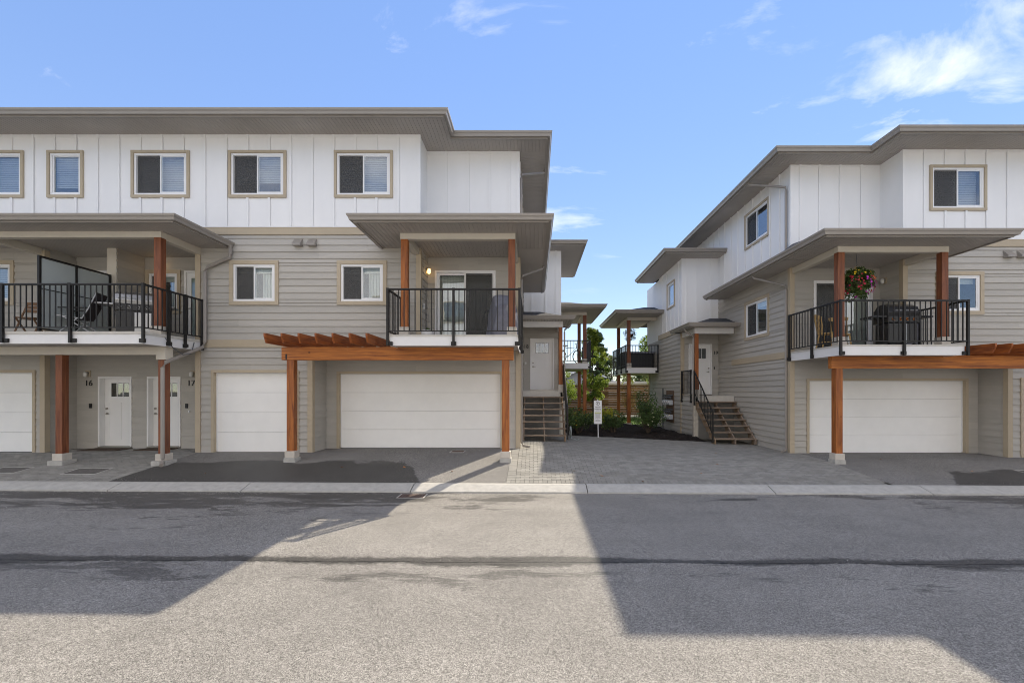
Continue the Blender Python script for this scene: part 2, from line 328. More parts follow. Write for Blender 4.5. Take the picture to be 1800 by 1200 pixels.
    def mesh(s, name, tx=ID, off=(0, 0, 0), smooth=False):
        v = [tx.p(q) for q in s.v]; v = [(q[0]-off[0], q[1]-off[1], q[2]-off[2]) for q in v]
        f = s.f if tx.sx > 0 else [q[::-1] for q in s.f]
        me = bpy.data.meshes.new(name); me.from_pydata(v, [], f); me.update()
        if smooth: me.polygons.foreach_set('use_smooth', [True]*len(me.polygons))
        return me
    def build(s, name, m, parent=None, tx=ID, bevel=0, smooth=False, local=False):
        me = s.mesh(name, tx, (0, 0, 0), smooth); me.materials.append(MATS[m])
        o = bpy.data.objects.new(name, me)
        if local: COL.objects.link(o); o.parent = parent
        else: link(o, parent)
        if bevel:
            b = o.modifiers.new('bevel', 'BEVEL'); b.width = bevel; b.segments = 2; b.limit_method = 'ANGLE'
        return o
def box(*a): return MB().box(*a)
def tag(o, label=None, cat=None, group=None, kind=None):
    for k, v in (('label', label), ('category', cat), ('group', group), ('kind', kind)):
        if v: o[k] = v
    return o
def empty(name, loc, rz=0):
    o = bpy.data.objects.new(name, None); COL.objects.link(o); o.location = loc; o.rotation_euler.z = rz; o.empty_display_size = .2; return o
def inst(name, me, parent, loc, rz=0, scale=(1, 1, 1), ry=0):        # mesh shared between alike pieces, world placement
    o = bpy.data.objects.new(name, me); link(o, parent); o.location = loc; o.rotation_euler = (0, ry, rz); o.scale = scale; return o
def rect_sub(a0, a1, z0, z1, holes):
    xs = sorted({a0, a1, *[min(max(h[k], a0), a1) for h in holes for k in (0, 1)]}); zs = sorted({z0, z1, *[min(max(h[k], z0), z1) for h in holes for k in (2, 3)]})
    res = []
    for i in range(len(zs)-1):
        run = None
        for j in range(len(xs)-1):
            cx, cz = (xs[j]+xs[j+1])/2, (zs[i]+zs[i+1])/2
            if any(h[0] < cx < h[1] and h[2] < cz < h[3] for h in holes):
                if run: res.append(run); run = None
            else: run = (run[0] if run else xs[j], xs[j+1], zs[i], zs[i+1])
        if run: res.append(run)
    return res
def text(body, size, loc, m, parent, name='house_number', ext=.008, bold=0):
    c = bpy.data.curves.new(name, 'FONT'); c.body = body; c.size = size; c.extrude = ext; c.align_x = 'CENTER'; c.align_y = 'CENTER'; c.resolution_u = 3
    c.materials.append(MATS[m]); o = bpy.data.objects.new(name, c); 
    if bold: c.offset = bold
    dg = bpy.context.evaluated_depsgraph_get(); COL.objects.link(o); dg.update(); me = bpy.data.meshes.new_from_object(o.evaluated_get(dg)); COL.objects.unlink(o); bpy.data.objects.remove(o)
    me.name = name; o = bpy.data.objects.new(name, me); link(o, parent); o.location = loc; o.rotation_euler = (R(90), 0, 0); return o

# ------------------------------------------------------------ ground
KY = 9.85
def lerp(a, b, t): return a+(b-a)*t
def kz(x): return -.355-.0045*max(-30, min(30, x))
def bz(x): return 0.0 if x < -.5 else (-.19 if x > 7.6 else -.19*(x+.5)/8.1)
def gz(x, y):
    if y >= 12.2: return bz(x)
    return lerp(kz(x), bz(x), max(0, (y-KY)/(12.2-KY)))
def sheet(name, poly_fn, x0, x1, y0, y1, nx, ny, zoff, m):
    v, f = [], []
    for j in range(ny+1):
        for i in range(nx+1):
            x, y = poly_fn(i/nx, j/ny) if poly_fn else (lerp(x0, x1, i/nx), lerp(y0, y1, j/ny)); v.append((x, y, gz(x, y)+zoff))
    for j in range(ny):
        for i in range(nx): a = j*(nx+1)+i; f.append((a, a+1, a+nx+2, a+nx+1))
    return MB().add(v, f).build(name, m)
mb = MB()                                   # the earth: one sheet to the horizon
ys = [-600, -60, -12, 9.3, 9.8, 12.3, 24, 60, 900]; xs_ = [-900, -60, -20, -.5, 7.6, 20, 60, 900]
vv = [(x, y, (kz(x) if y < 9.9 else bz(x))-(.3 if y < 9.9 else .12)) for y in ys for x in xs_]
ff = [(j*8+i, j*8+i+1, j*8+i+9, j*8+i+8) for j in range(len(ys)-1) for i in range(7)]
tag(mb.add(vv, ff).build('ground', 'soil'), kind='structure')
v, f = [], []                               # the road
for y in (-3.2, 9.42):
    for i in range(41): x = -40+2*i; v.append((x, y, kz(x)-.115))
f = [(i, i+1, i+42, i+41) for i in range(40)]
tag(MB().add(v, f).build('road', 'asphalt_road'), kind='structure')
# rolled kerb in cast lengths, with a dark joint between them
kerb = MB(); kerb.box(-40, 40, 9.45, 9.8, -.75, -.62)
kb = tag(kerb.build('kerb_footing', 'concrete'), kind='structure')
kx = [-30, -22, -15.5, -8.8, -6.05, -2.55, 1.12, 5.0, 8.25, 12, 16, 22, 30]
for a, b in zip(kx[:-1], kx[1:]):
    mb = MB(); pr = [(9.85, 0), (9.72, .004), (9.64, -.018), (9.40, -.088), (9.395, -.13), (9.40, -.3), (9.85, -.3)]
    v = [(x, y, kz(x)+z) for x in (a+.009, b-.009) for y, z in pr]; k = len(pr)
    mb.add(v, [tuple(range(k)), tuple(range(k, 2*k))[::-1]]+[(i, k+i, k+(i+1) % k, (i+1) % k) for i in range(k)])
    mb.build('kerb_length', 'concrete', kb)
kb.data.materials[0] = MATS['paver_joint']
# driveways
BL = lambda y: lerp(-8.98, -9.2, (12.2-y)/2.35)       # left paver edge
tag(sheet('asphalt_driveway', lambda s, t: (lerp(BL(lerp(KY, 13.1, t)), -.60, s), lerp(KY, 13.1, t)), 0, 0, 0, 0, 30, 14, .0, 'asphalt_drive'), kind='structure')
tag(sheet('asphalt_driveway', lambda s, t: (lerp(7.78, 17, s), lerp(KY, 13.6, t)), 0, 0, 0, 0, 30, 14, .0, 'asphalt_drive'), kind='structure')
def bed_edge(x): return lerp(17.4, 16.15, (x-1.1)/4.9)
lane_bed = tag(sheet('paved_lane', None, -.60, 7.78, KY, 17.6, 20, 20, -.012, 'paver_joint'), kind='structure')
left_bed = tag(sheet('paved_forecourt', lambda s, t: (lerp(-16.5, BL(lerp(KY, 13.1, t)), s), lerp(KY, 13.1, t)), 0, 0, 0, 0, 20, 14, -.012, 'paver_joint'), kind='structure')
def pavers(bed, x_lo, x_hi, y_hi, inside):
    cells = []; g = .005
    def put(x0, x1, y0, y1):
        if inside((x0+x1)/2, (y0+y1)/2): cells.append((x0+g/2, x1-g/2, y0+g/2, y1-g/2))
    def edge(y): return x_lo(y) if callable(x_lo) else x_lo
    def edge2(y): return x_hi(y) if callable(x_hi) else x_hi
    x = edge(KY)
    while x < edge2(KY)-.1: put(x, x+.1, KY+.01, KY+.21); x += .1       # soldier course on the kerb
    r = 0; y = KY+.21
    while y < y_hi:
        a, b = edge(y), edge2(y); put(a, a+.2, y, y+.1); put(b-.2, b, y, y+.1)
        x = a+.2-(.1 if r % 2 else 0)
        while x < b-.2:
            x0, x1 = max(x, a+.2), min(x+.2, b-.2)
            if x1-x0 > .03: put(x0, x1, y, y+.1)
            x += .2
        y += .1; r += 1
    def px(c):
        Y = (c[2]+c[3])/2; return abs(938+800*((c[0]+c[1])/2)/Y-900)
    vis = [c for c in cells if px(c) < 930]
    vis.sort(key=lambda c: c[2]); top = set(vis[:300])
    me = {}
    rest = MB()
    for c in cells:
        x, y = (c[0]+c[1])/2, (c[2]+c[3])/2; z = gz(x, y); h = random.uniform(-.0015, .0015)
        hx, hy = (c[1]-c[0])/2, (c[3]-c[2])/2
        if c in top:
            key = (round(hx, 3), round(hy, 3))
            if key not in me:
                b = .004; q = MB().hexa([(-hx, -hy, -.02), (hx, -hy, -.02), (hx, hy, -.02), (-hx, hy, -.02)], [(-hx, -hy, -b), (hx, -hy, -b), (hx, hy, -b), (-hx, hy, -b)])
                q.hexa([(-hx, -hy, -b), (hx, -hy, -b), (hx, hy, -b), (-hx, hy, -b)], [(-hx+b, -hy+b, 0), (hx-b, -hy+b, 0), (hx-b, hy-b, 0), (-hx+b, hy-b, 0)])
                me[key] = q.mesh('paver'); me[key].materials.append(MATS['paver'])
            o = inst('paver', me[key], bed, (x, y, z+h)); sl_ = (gz(x, y+.05)-gz(x, y-.05))/.1; o.rotation_euler = (math.atan(sl_), -math.atan((gz(x+.05, y)-gz(x-.05, y))/.1), 0)
        else:
            zz = lambda a, b_, t: gz(a, b_)+t+h
            b = .004
            rest.add([(c[0]+b, c[2]+b, zz(c[0], c[2], 0)), (c[1]-b, c[2]+b, zz(c[1], c[2], 0)), (c[1]-b, c[3]-b, zz(c[1], c[3], 0)), (c[0]+b, c[3]-b, zz(c[0], c[3], 0)),
                      (c[0], c[2], zz(c[0], c[2], -.014)), (c[1], c[2], zz(c[1], c[2], -.014)), (c[1], c[3], zz(c[1], c[3], -.014)), (c[0], c[3], zz(c[0], c[3], -.014))],
                     [(0, 1, 2, 3), (4, 5, 1, 0), (5, 6, 2, 1), (6, 7, 3, 2), (7, 4, 0, 3)])
    o = rest.build('far_pavers', 'paver_far', bed); o['kind'] = 'stuff'
# far pavers: tone varies from stone to stone through a cell pattern of the same bond
m = bpy.data.materials.new('paver_far'); n, l, p = nodes(m); p.inputs['Roughness'].default_value = .85
geo = n.new('ShaderNodeNewGeometry'); rr = n.new('ShaderNodeMapRange'); rr.inputs[3].default_value = .86; rr.inputs[4].default_value = 1.14; l.new(geo.outputs['Random Per Island'], rr.inputs[0])
ns = n.new('ShaderNodeTexNoise'); ns.inputs['Scale'].default_value = 4; ns.inputs['Detail'].default_value = 6; l.new(geo.outputs['Position'], ns.inputs[0]); r3 = n.new('ShaderNodeMapRange'); r3.inputs[1].default_value = .3; r3.inputs[2].default_value = .7; r3.inputs[3].default_value = .88; r3.inputs[4].default_value = 1.12; l.new(ns.outputs[0], r3.inputs[0])
mm = n.new('ShaderNodeMath'); mm.operation = 'MULTIPLY'; l.new(rr.outputs[0], mm.inputs[0]); l.new(r3.outputs[0], mm.inputs[1])
vm = n.new('ShaderNodeVectorMath'); vm.operation = 'SCALE'; vm.inputs[0].default_value = (.250, .240, .217); l.new(mm.outputs[0], vm.inputs['Scale']); l.new(vm.outputs[0], p.inputs['Base Color']); MATS['paver_far'] = m
pavers(lane_bed, -.60, 7.78, 17.4, lambda x, y: y < bed_edge(x)-.02 and not (y > 13.4 and x > 7.55) and not (y > 13.02 and x < -.42))
pavers(left_bed, -16.2, BL, 13.0, lambda x, y: y < 12.15 or -13.05 < x < -9.05)
# planting bed, rear lawn and path
v, f = [], []; nx, ny = 48, 40
def mz(x, y):
    e = min(1, max(0, (y-bed_edge(x))/.5)); return gz(x, y)+.01+e*(.07+.05*math.sin(2.3*x+1.7*y)*math.sin(1.3*y)+.03*math.sin(9*x+3*y))
for j in range(ny+1):
    for i in range(nx+1):
        x = lerp(.9, 6.15, i/nx); y = lerp(bed_edge(x), 23.5, j/ny); v.append((x, y, mz(x, y)+random.uniform(-.015, .015)))
f = [(j*(nx+1)+i, j*(nx+1)+i+1, (j+1)*(nx+1)+i+1, (j+1)*(nx+1)+i) for j in range(ny) for i in range(nx)]
tag(MB().add(v, f).build('planting_bed', 'mulch'), kind='structure')
ch = MB()
for k in range(5200):
    x = random.uniform(.95, 6.1); y = bed_edge(x)+.02+abs(random.gauss(0, 1.5)); z = mz(x, y)+.012
    a = random.uniform(0, 6.3); s_ = random.uniform(.012, .05); c_, n_ = math.cos(a)*s_, math.sin(a)*s_; t = random.uniform(-.015, .02)
    ch.add([(x-c_, y-n_, z), (x+n_*.3, y-c_*.3, z+.008), (x+c_, y+n_, z+t), (x-n_*.3, y+c_*.3, z+.012)], [(0, 1, 2, 3)])
tag(ch.build('bark_chips', 'chip'), 'dark bark mulch chips spread over the planting bed', 'mulch', kind='stuff')
tag(sheet('rear_lawn', None, -6, 14, 23.4, 31, 8, 8, .03, 'grass'), kind='structure')
tag(box(-1.2, 2.1, 21.9, 23.2, .02, .13).build('rear_path', 'concrete_pale', bevel=.01), kind='structure')
v, f = [], []
bl = MB()
for k in range(9000):
    x, y = random.uniform(-1, 9), random.uniform(23.5, 30); z = gz(x, y)+.03; h = random.uniform(.04, .1); a = random.uniform(0, 6.3); c_, s_ = math.cos(a)*.012, math.sin(a)*.012
    bl.add([(x-c_, y-s_, z), (x+c_, y+s_, z), (x+random.uniform(-.03, .03), y+random.uniform(-.03, .03), z+h)], [(0, 1, 2)])
tag(bl.build('grass_blades', 'blade'), 'short green lawn grass behind the planting bed', 'grass', kind='stuff')

# ------------------------------------------------------------ townhouses
BOARDS = {}
BM = None
def board_mesh():
    global BM
    if BM is None:
        t0, t1 = .027, .003
        BM = MB().add([(-.5, 0, .12), (.5, 0, .12), (.5, -t0, 0), (-.5, -t0, 0), (-.5, 0, 1), (.5, 0, 1), (.5, -t1, 1), (-.5, -t1, 1)],
                      [(0, 1, 2, 3), (7, 6, 5, 4), (3, 2, 6, 7), (2, 1, 5, 6), (0, 3, 7, 4)]).mesh('siding_board'); BM.materials.append(MATS['siding'])
    return BM
LAP = .181
class House:
    def __init__(s, tx, label, base, group):
        s.tx = tx; s.root = empty('townhouse', base); tag(s.root, label, 'townhouse', group); s.boards = []
    def b(s, mb, name, m, parent=None, **k): return mb.build(name, m, parent or s.root, s.tx, **k)
    def wall(s, face, plane, a0, a1, z0, z1, holes=(), m='siding', name='wall', lap=True, thick=.14, off=0):
        """face 'f': along X facing the street at y=plane; 's': along Y facing the lane (+x) at x=plane"""
        mb = MB()
        for r in rect_sub(a0, a1, z0, z1, holes):
            if face == 'f': mb.box(r[0], r[1], plane, plane+thick, r[2], r[3])
            elif face == 's': mb.box(plane-thick, plane, r[0], r[1], r[2], r[3])
            else: mb.box(plane, plane+thick, r[0], r[1], r[2], r[3])
        o = s.b(mb, name, m)
        if lap:
            k = 0; z = z0
            while z < z1-.02:
                zz = min(z+LAP, z1)
                for r in rect_sub(a0-(.05 if face == 's' else 0), a1, z, zz, holes):
                    a = r[0]; L0 = r[1]-r[0]
                    if L0 < .02 or r[3]-r[2] < .015: continue
                    cuts = [r[0]]
                    if L0 > 2.6: cuts.append(r[0]+random.uniform(.8, L0-.8))
                    cuts.append(r[1])
                    for c0, c1 in zip(cuts[:-1], cuts[1:]): s.boards.append((o, face, plane, c0+.0008, c1-.0008, r[2], r[3]))
                z += LAP; k += 1
        return o
    def flush_boards(s):
        def area(bd):
            o, fc, pl, a0, a1, z0, z1 = bd
            if fc == 'f': P = s.tx.p(((a0+a1)/2, pl, 0)); ok = abs(38+800*P[0]/P[1]) < 915; return (a1-a0)*(z1-z0)*(800/P[1])**2*ok
            P0, P1 = s.tx.p((pl, a0, 0)), s.tx.p((pl, a1, 0)); vis = (P0[0] > 0) == (s.tx.sx < 0) if fc == 's' else (P0[0] < 0) == (s.tx.sx > 0) and False
            if fc == 't': vis = (P0[0] > 0) == (s.tx.sx > 0)
            if not vis and fc == 's' : vis = False
            return abs(800*P0[0]/P0[1]-800*P1[0]/P1[1])*(z1-z0)*800/P0[1]*(1 if vis else .02)
        bs = sorted(s.boards, key=area, reverse=True)
        rest = MB()
        for i, bd in enumerate(bs):
            o, fc, pl, a0, a1, z0, z1 = bd; c = (a0+a1)/2
            p = (c, pl, z0) if fc == 'f' else (pl, c, z0)
            rz = 0 if fc == 'f' else (R(90) if (fc == 's') == (s.tx.sx > 0) else R(-90))
            if i < 300: inst('siding_board', board_mesh(), o, s.tx.p(p), rz, (a1-a0, 1, z1-z0))
            else:
                sg = 1 if fc == 's' else -1
                for (A, B, t, z) in (): pass
                t0, t1 = .027, .003
                if fc == 'f': rest.add([(a0, pl, z0), (a1, pl, z0), (a1, pl-t0, z0), (a0, pl-t0, z0), (a0, pl, z1), (a1, pl, z1), (a1, pl-t1, z1), (a0, pl-t1, z1)], [(0, 1, 2, 3), (7, 6, 5, 4), (3, 2, 6, 7), (2, 1, 5, 6), (0, 3, 7, 4)])
                else: rest.add([(pl, a0, z0), (pl, a1, z0), (pl+sg*t0, a1, z0), (pl+sg*t0, a0, z0), (pl, a0, z1), (pl, a1, z1), (pl+sg*t1, a1, z1), (pl+sg*t1, a0, z1)], [(0, 1, 2, 3), (7, 6, 5, 4), (3, 2, 6, 7), (2, 1, 5, 6), (0, 3, 7, 4)])
        if rest.v: s.b(rest, 'other_siding', 'siding')['kind'] = 'stuff'
    def battens(s, wall, face, plane, pos, z0, z1, holes=()):
        for a in pos:
            for r in rect_sub(a-.03, a+.03, z0, z1, [h for h in holes if h[0] < a < h[1]] and [(a-1, a+1, h[2], h[3]) for h in holes if h[0]-.02 < a < h[1]+.02]):
                q = MB()
                if face == 'f': q.box(r[0], r[1], plane-.034, plane-.010, r[2], r[3]).box(r[0]+.014, r[1]-.014, plane-.012, plane-.001, r[2]+.001, r[3]-.001)
                else: q.box(plane+.010, plane+.034, r[0], r[1], r[2], r[3]).box(plane+.001, plane+.012, r[0]+.014, r[1]-.014, r[2]+.001, r[3]-.001)
                s.b(q, 'batten', 'batten', wall)
    def window(s, face, plane, a0, a1, z0, z1, style='slider', trim=.085, tm='trim', glassm='glass'):
        """outer size includes trim"""
        def bx(q, u0, u1, d0, d1, w0, w1):   # d: distance out of the wall
            if face == 'f': q.box(u0, u1, plane-d1, plane-d0, w0, w1)
            else: q.box(plane+d0, plane+d1, u0, u1, w0, w1)
            return q
        def frame(u0, u1, w0, w1, t, d0, d1):
            q = MB(); bx(q, u0, u1, d0, d1, w0, w0+t); bx(q, u0, u1, d0, d1, w1-t, w1); bx(q, u0, u0+t, d0, d1, w0+t, w1-t); bx(q, u1-t, u1, d0, d1, w0+t, w1-t); return q
        i0, i1, j0, j1 = a0+trim, a1-trim, z0+trim, z1-trim
        o = s.b(frame(i0, i1, j0, j1, .055, -.06, .016), 'window', 'vinyl', bevel=.004)
        if trim > .02:
            t = trim
            for q in (bx(MB(), a0, a1, .001, .047, z0, z0+t), bx(MB(), a0, a1, .001, .047, z1-t, z1), bx(MB(), a0, a0+t-.001, .001, .044, z0+t, z1-t), bx(MB(), a1-t+.001, a1, .001, .044, z0+t, z1-t)): s.b(q, 'trim_board', tm, o)
        i0 += .055; i1 -= .055; j0 += .055; j1 -= .055
        s.b(bx(MB(), i0-.1, i1+.1, -.62, -.6, j0-.1, j1+.1), 'room_back', 'dark_room', o)
        def pane(u0, u1, d): s.b(bx(MB(), u0, u1, d-.004, d, j0+.03, j1-.03), 'pane', glassm, o)
        if style == 'single':
            s.b(frame(i0, i1, j0, j1, .03, -.05, -.005), 'sash', 'vinyl', o); pane(i0+.03, i1-.03, -.03); s.blind(bx, o, i0, i1, j0, j1)
        else:
            md = (i0+i1)/2; fl = s.tx.sx < 0 and face == 'f'; fl = fl or (face == 's')
            A, B = ((md, i1), (i0, md)) if fl else ((i0, md), (md, i1)); e0, e1 = (.02, 0) if fl else (0, .02)
            s.b(frame(A[0]-e0, A[1]+e1, j0, j1, .032, -.05, -.022), 'sash', 'vinyl', o); s.b(frame(B[0]-e1, B[1]+e0, j0, j1, .036, -.02, .006), 'sash', 'vinyl', o)
            pane(A[0]+.01, A[1]-.01, -.035); pane(B[0]+.015, B[1]-.015, -.006)
            s.b(bx(MB(), A[0]+.012, A[1]-.012, -.018, -.016, j0+.008, j1-.008), 'insect_screen', 'screen_mesh', o)
            if style == 'slider': s.blind(bx, o, i0, i1, j0, j1)
            else:
                s.b(bx(MB(), i0, i1, -.14, -.12, j1-.16, j1), 'roller_shade', 'curtain', o)
                q = MB(); k = 10; u0 = lerp(md, i1, .22); u1 = i1-.01
                for t in range(k): bx(q, lerp(u0, u1, t/k), lerp(u0, u1, (t+1)/k), -.22-.03*(t % 2), -.2-.03*(t % 2), j0, j1)
                s.b(q, 'curtain', 'curtain', o)
        return o
    def blind(s, bx, o, i0, i1, j0, j1):
        q = MB(); s.nb = getattr(s, 'nb', 0)+1; z = lerp(j0, j1, (0, .0, .32, 0, .18)[s.nb % 5]); d = (.0, .05, .02, .08)[s.nb % 4]
        while z < j1: bx(q, i0, i1, -.125-d, -.105-d, z, min(z+.036, j1)); z += .05
        s.b(q, 'blind', 'blind', o)
    def door(s, plane, x0, x1, z0, z1, face='f', rec=.13, hinge_right=True):
        fr = MB(); t = .045
        fr.box(x0, x0+t, plane-.042, plane+rec+.03, z0, z1); fr.box(x1-t, x1, plane-.042, plane+rec+.03, z0, z1); fr.box(x0+t, x1-t, plane-.042, plane+rec+.03, z1-t, z1)
        o = s.b(fr, 'entry_door', 'door_white', bevel=.004)
        a, b, c, d = x0+t, x1-t, z0+.035, z1-t; y = plane+rec; w_, h_ = b-a, d-c
        wz0, wz1 = c+h_*.73, c+h_*.93; wx0, wx1 = a+w_*.2, b-w_*.2
        ps = [(a+w_*.16, a+w_*.46, c+h_*.09, c+h_*.64), (a+w_*.54, b-w_*.16, c+h_*.09, c+h_*.64)]
        q = MB()
        for r in rect_sub(a, b, c, d, [(wx0, wx1, wz0, wz1)]+ps): q.box(r[0], r[1], y, y+.045, r[2], r[3])
        for r in ps: q.box(r[0], r[1], y+.009, y+.04, r[2], r[3])
        s.b(q, 'slab', 'door_white', o)
        for k in range(3):
            u0, u1 = lerp(wx0, wx1, k/3)+.008, lerp(wx0, wx1, (k+1)/3)-.008
            s.b(box(u0, u1, y+.012, y+.018, wz0+.01, wz1-.01), 'pane', 'glass', o)
        q = MB().box(wx0, wx1, y+.02, y+.04, wz0, wz1); s.b(q, 'pane_back', 'dark_room', o)
        q = MB()
        for k in (1, 2): u = lerp(wx0, wx1, k/3); q.box(u-.009, u+.009, y+.002, y+.02, wz0, wz1)
        s.b(q, 'glazing_bar', 'door_white', o)
        hx = a+.07 if hinge_right else b-.07; hz = c+.92
        s.b(MB().lathe([(.0, 0), (.03, 0), (.03, .02), (0, .02)], (0, 0, 0), 12).__class__().box(hx-.03, hx+.03, y-.012, y, hz-.03, hz+.03), 'handle_plate', 'nickel', o)
        s.b(MB().tube([(hx, y-.012, hz), (hx, y-.055, hz), (hx+(.1 if hinge_right else -.1), y-.058, hz)], .011, 8), 'handle', 'nickel', o)
        s.b(MB().tube([(hx, y, hz+.15), (hx, y-.03, hz+.15)], .03, 12), 'deadbolt', 'nickel', o)
        s.b(box(x0, x1, plane-.05, plane+rec+.05, z0-.03, z0+.034), 'threshold', 'nickel', o)
        return o
    def garage(s, plane, x0, x1, z1, rec=.12, z0=0):
        fr = MB(); t = .075
        fr.box(x0-t, x0, plane-.046, plane+rec, z0, z1+t); fr.box(x1, x1+t, plane-.046, plane+rec, z0, z1+t); fr.box(x0, x1, plane-.046, plane+rec, z1, z1+t)
        o = s.b(fr, 'garage_door', 'trim', bevel=.004); n_ = 4; h = (z1-z0)/n_; y = plane+rec
        for k in range(n_):
            s.b(box(x0+.01, x1-.01, y-.03, y+.02, z0+k*h+.002, z0+(k+1)*h-.002), 'panel', 'garage_white', o, bevel=.004)
        q = MB().box(x0, x0+.03, y-.055, y-.031, z0+.02, z1); q.box(x1-.03, x1, y-.055, y-.031, z0+.02, z1); q.box(x0+.03, x1-.03, y-.055, y-.031, z1-.03, z1); s.b(q, 'weather_strip', 'vinyl', o)
        s.b(box(x0, x1, y+.021, y+.03, z0, z1), 'door_back', 'dark_room', o)
        s.b(box(x0+.01, x1-.01, y-.025, y+.015, z0-.012, z0+.004), 'bottom_seal', 'black', o)
        return o
    def rail(s, parent, pts, zf, ztop, posts, drop=.26, gap=.132):
        """railing along XY points; posts at given XY points hang on brackets outside the fascia"""
        T = s.tx
        for (a, b) in zip(pts[:-1], pts[1:]):
            a, b = Vector(a), Vector(b); d = (b-a); ln = d.length; d.normalize(); nn = Vector((d.y, -d.x))
            def bar(w_, z0, z1):
                p = [a+nn*w_, b+nn*w_, b-nn*w_, a-nn*w_]; return MB().hexa([(q.x, q.y, z0) for q in p], [(q.x, q.y, z1) for q in p])
            s.b(bar(.024, ztop-.042, ztop), 'top_rail', 'rail', parent, bevel=.005); s.b(bar(.016, zf+.075, zf+.10), 'bottom_rail', 'rail', parent)
            n_ = max(2, round(ln/gap)); key = round(ztop-zf, 2)
            me = BAL.get(key)
            if not me:
                me = BAL[key] = box(-.0095, .0095, -.0095, .0095, 0, ztop-.042-zf-.10).mesh('baluster'); me.materials.append(MATS['rail'])
            for k in range(1, n_):
                p = a+d*(ln*k/n_); inst('baluster', me, parent, T.p((p.x, p.y, zf+.10)), math.atan2(d.y, d.x))
        for (x, y, bxd, byd) in posts:
            q = MB().box(x-.027, x+.027, y-.027, y+.027, zf-drop, ztop-.005)
            q.box(x-.06+bxd, x+.06+bxd, y-.03+byd, y+.03+byd, zf-drop+.01, zf-drop+.10)
            q.box(x-.033, x+.033, y-.033, y+.033, ztop-.006, ztop+.006)
            s.b(q, 'rail_post', 'rail', parent, bevel=.004)
    def gutter(s, path, zt, parent, w_=.13, h=.13):
        prof = [(0, zt-h), (w_*.6, zt-h), (w_*.75, zt-h*.55), (w_*.92, zt-h*.35), (w_, zt-.012), (w_, zt), (w_-.018, zt), (w_-.022, zt-.03), (.02, zt-.05), (0, zt-.01)]
        s.b(MB().sweep(prof, path), 'gutter', 'gutter', parent)
        s.b(MB().sweep([(-.03, zt-h-.035), (.012, zt-h-.035), (.012, zt-h-.002), (-.002, zt-h), (-.002, zt+.01), (-.03, zt+.01)], path), 'fascia', 'gutter', parent)
    def spout(s, pts, r=.042): s.b(MB().tube(pts, r, 8), 'downspout', 'gutter', bevel=0)
    def post(s, x, y, z0, z1, w_=.165, m='cedar_post', bw=.23, bh=.22, base=True):
        o = s.b(box(x-w_/2, x+w_/2, y-w_/2, y+w_/2, z0+(bh if base else 0), z1), 'post', m, bevel=.006)
        if base: s.b(box(x-bw/2, x+bw/2, y-bw/2, y+bw/2, z0, z0+bh), 'post_base', 'concrete_pale', o, bevel=.008)
        return o
    def pier(s, x, y, zg, ztop, w_=.165, m='cedar_post', foot=.05):
        o = s.b(box(x-w_/2, x+w_/2, y-w_/2, y+w_/2, zg+.24, ztop), 'post', m, bevel=.006)
        s.b(box(x-.125, x+.125, y-.125, y+.125, zg+.09, zg+.255), 'post_base', 'concrete_pale', o, bevel=.01)
        s.b(box(x-.125-foot, x+.125+foot, y-.125-foot, y+.125+foot, zg-.25, zg+.09), 'footing', 'concrete', o, bevel=.015)
        return o
BAL = {}
# insect screen: woven, partly see-through
m = bpy.data.materials.new('screen_mesh'); n, l, p = nodes(m); p.inputs['Base Color'].default_value = (.085, .083, .08, 1); p.inputs['Roughness'].default_value = .8
tr = n.new('ShaderNodeBsdfTransparent'); mi = n.new('ShaderNodeMixShader'); mi.inputs[0].default_value = .56; l.new(tr.outputs[0], mi.inputs[1]); l.new(p.outputs[0], mi.inputs[2]); l.new(mi.outputs[0], n['Material Output'].inputs[0]); MATS['screen_mesh'] = m

yA, yB, xB, xA = 12.2, 13.05, -.42, -3.05
ZT, ZW, ZB = 8.5, 6.02, 3.01
def lamp(h, x, y, z, lit=False, facing='f', room=None):
    """jelly-jar wall lamp on a square block"""
    if facing == 'f':
        o = h.b(box(x-.07, x+.07, y-.035, y, z-.08, z+.10), 'wall_lamp', 'trim', bevel=.005); c = (x, y-.10, z)
        h.b(MB().tube([(x, y-.035, z+.03), (x, y-.075, z+.03)], .045, 12), 'lamp_base', 'nickel', o)
    else:
        o = h.b(box(x, x+.035, y-.07, y+.07, z-.08, z+.10), 'wall_lamp', 'trim', bevel=.005); c = (x+.10, y, z)
        h.b(MB().tube([(x+.035, y, z+.03), (x+.075, y, z+.03)], .045, 12), 'lamp_base', 'nickel', o)
    h.b(MB().lathe([(.004, -.085), (.035, -.075), (.05, -.04), (.05, .03), (.035, .06), (.004, .065)], c, 14), 'lamp_globe', 'bulb' if lit else 'lamp_glass', o, smooth=True)
def hip(h, name, x0, x1, y0, y1, z, rise, run, parent=None, m='shingle', thick=.02, inner=None):
    """low hipped sheet rising from an eave rectangle"""
    X0, X1, Y0, Y1 = (x0+run[0], x1-run[1], y0+run[2], y1-run[3])
    return h.b(MB().hexa([(x0, y0, z), (x1, y0, z), (x1, y1, z), (x0, y1, z)], [(X0, Y0, z+rise), (X1, Y0, z+rise), (X1, Y1, z+rise), (X0, Y1, z+rise)]), name, m, parent)

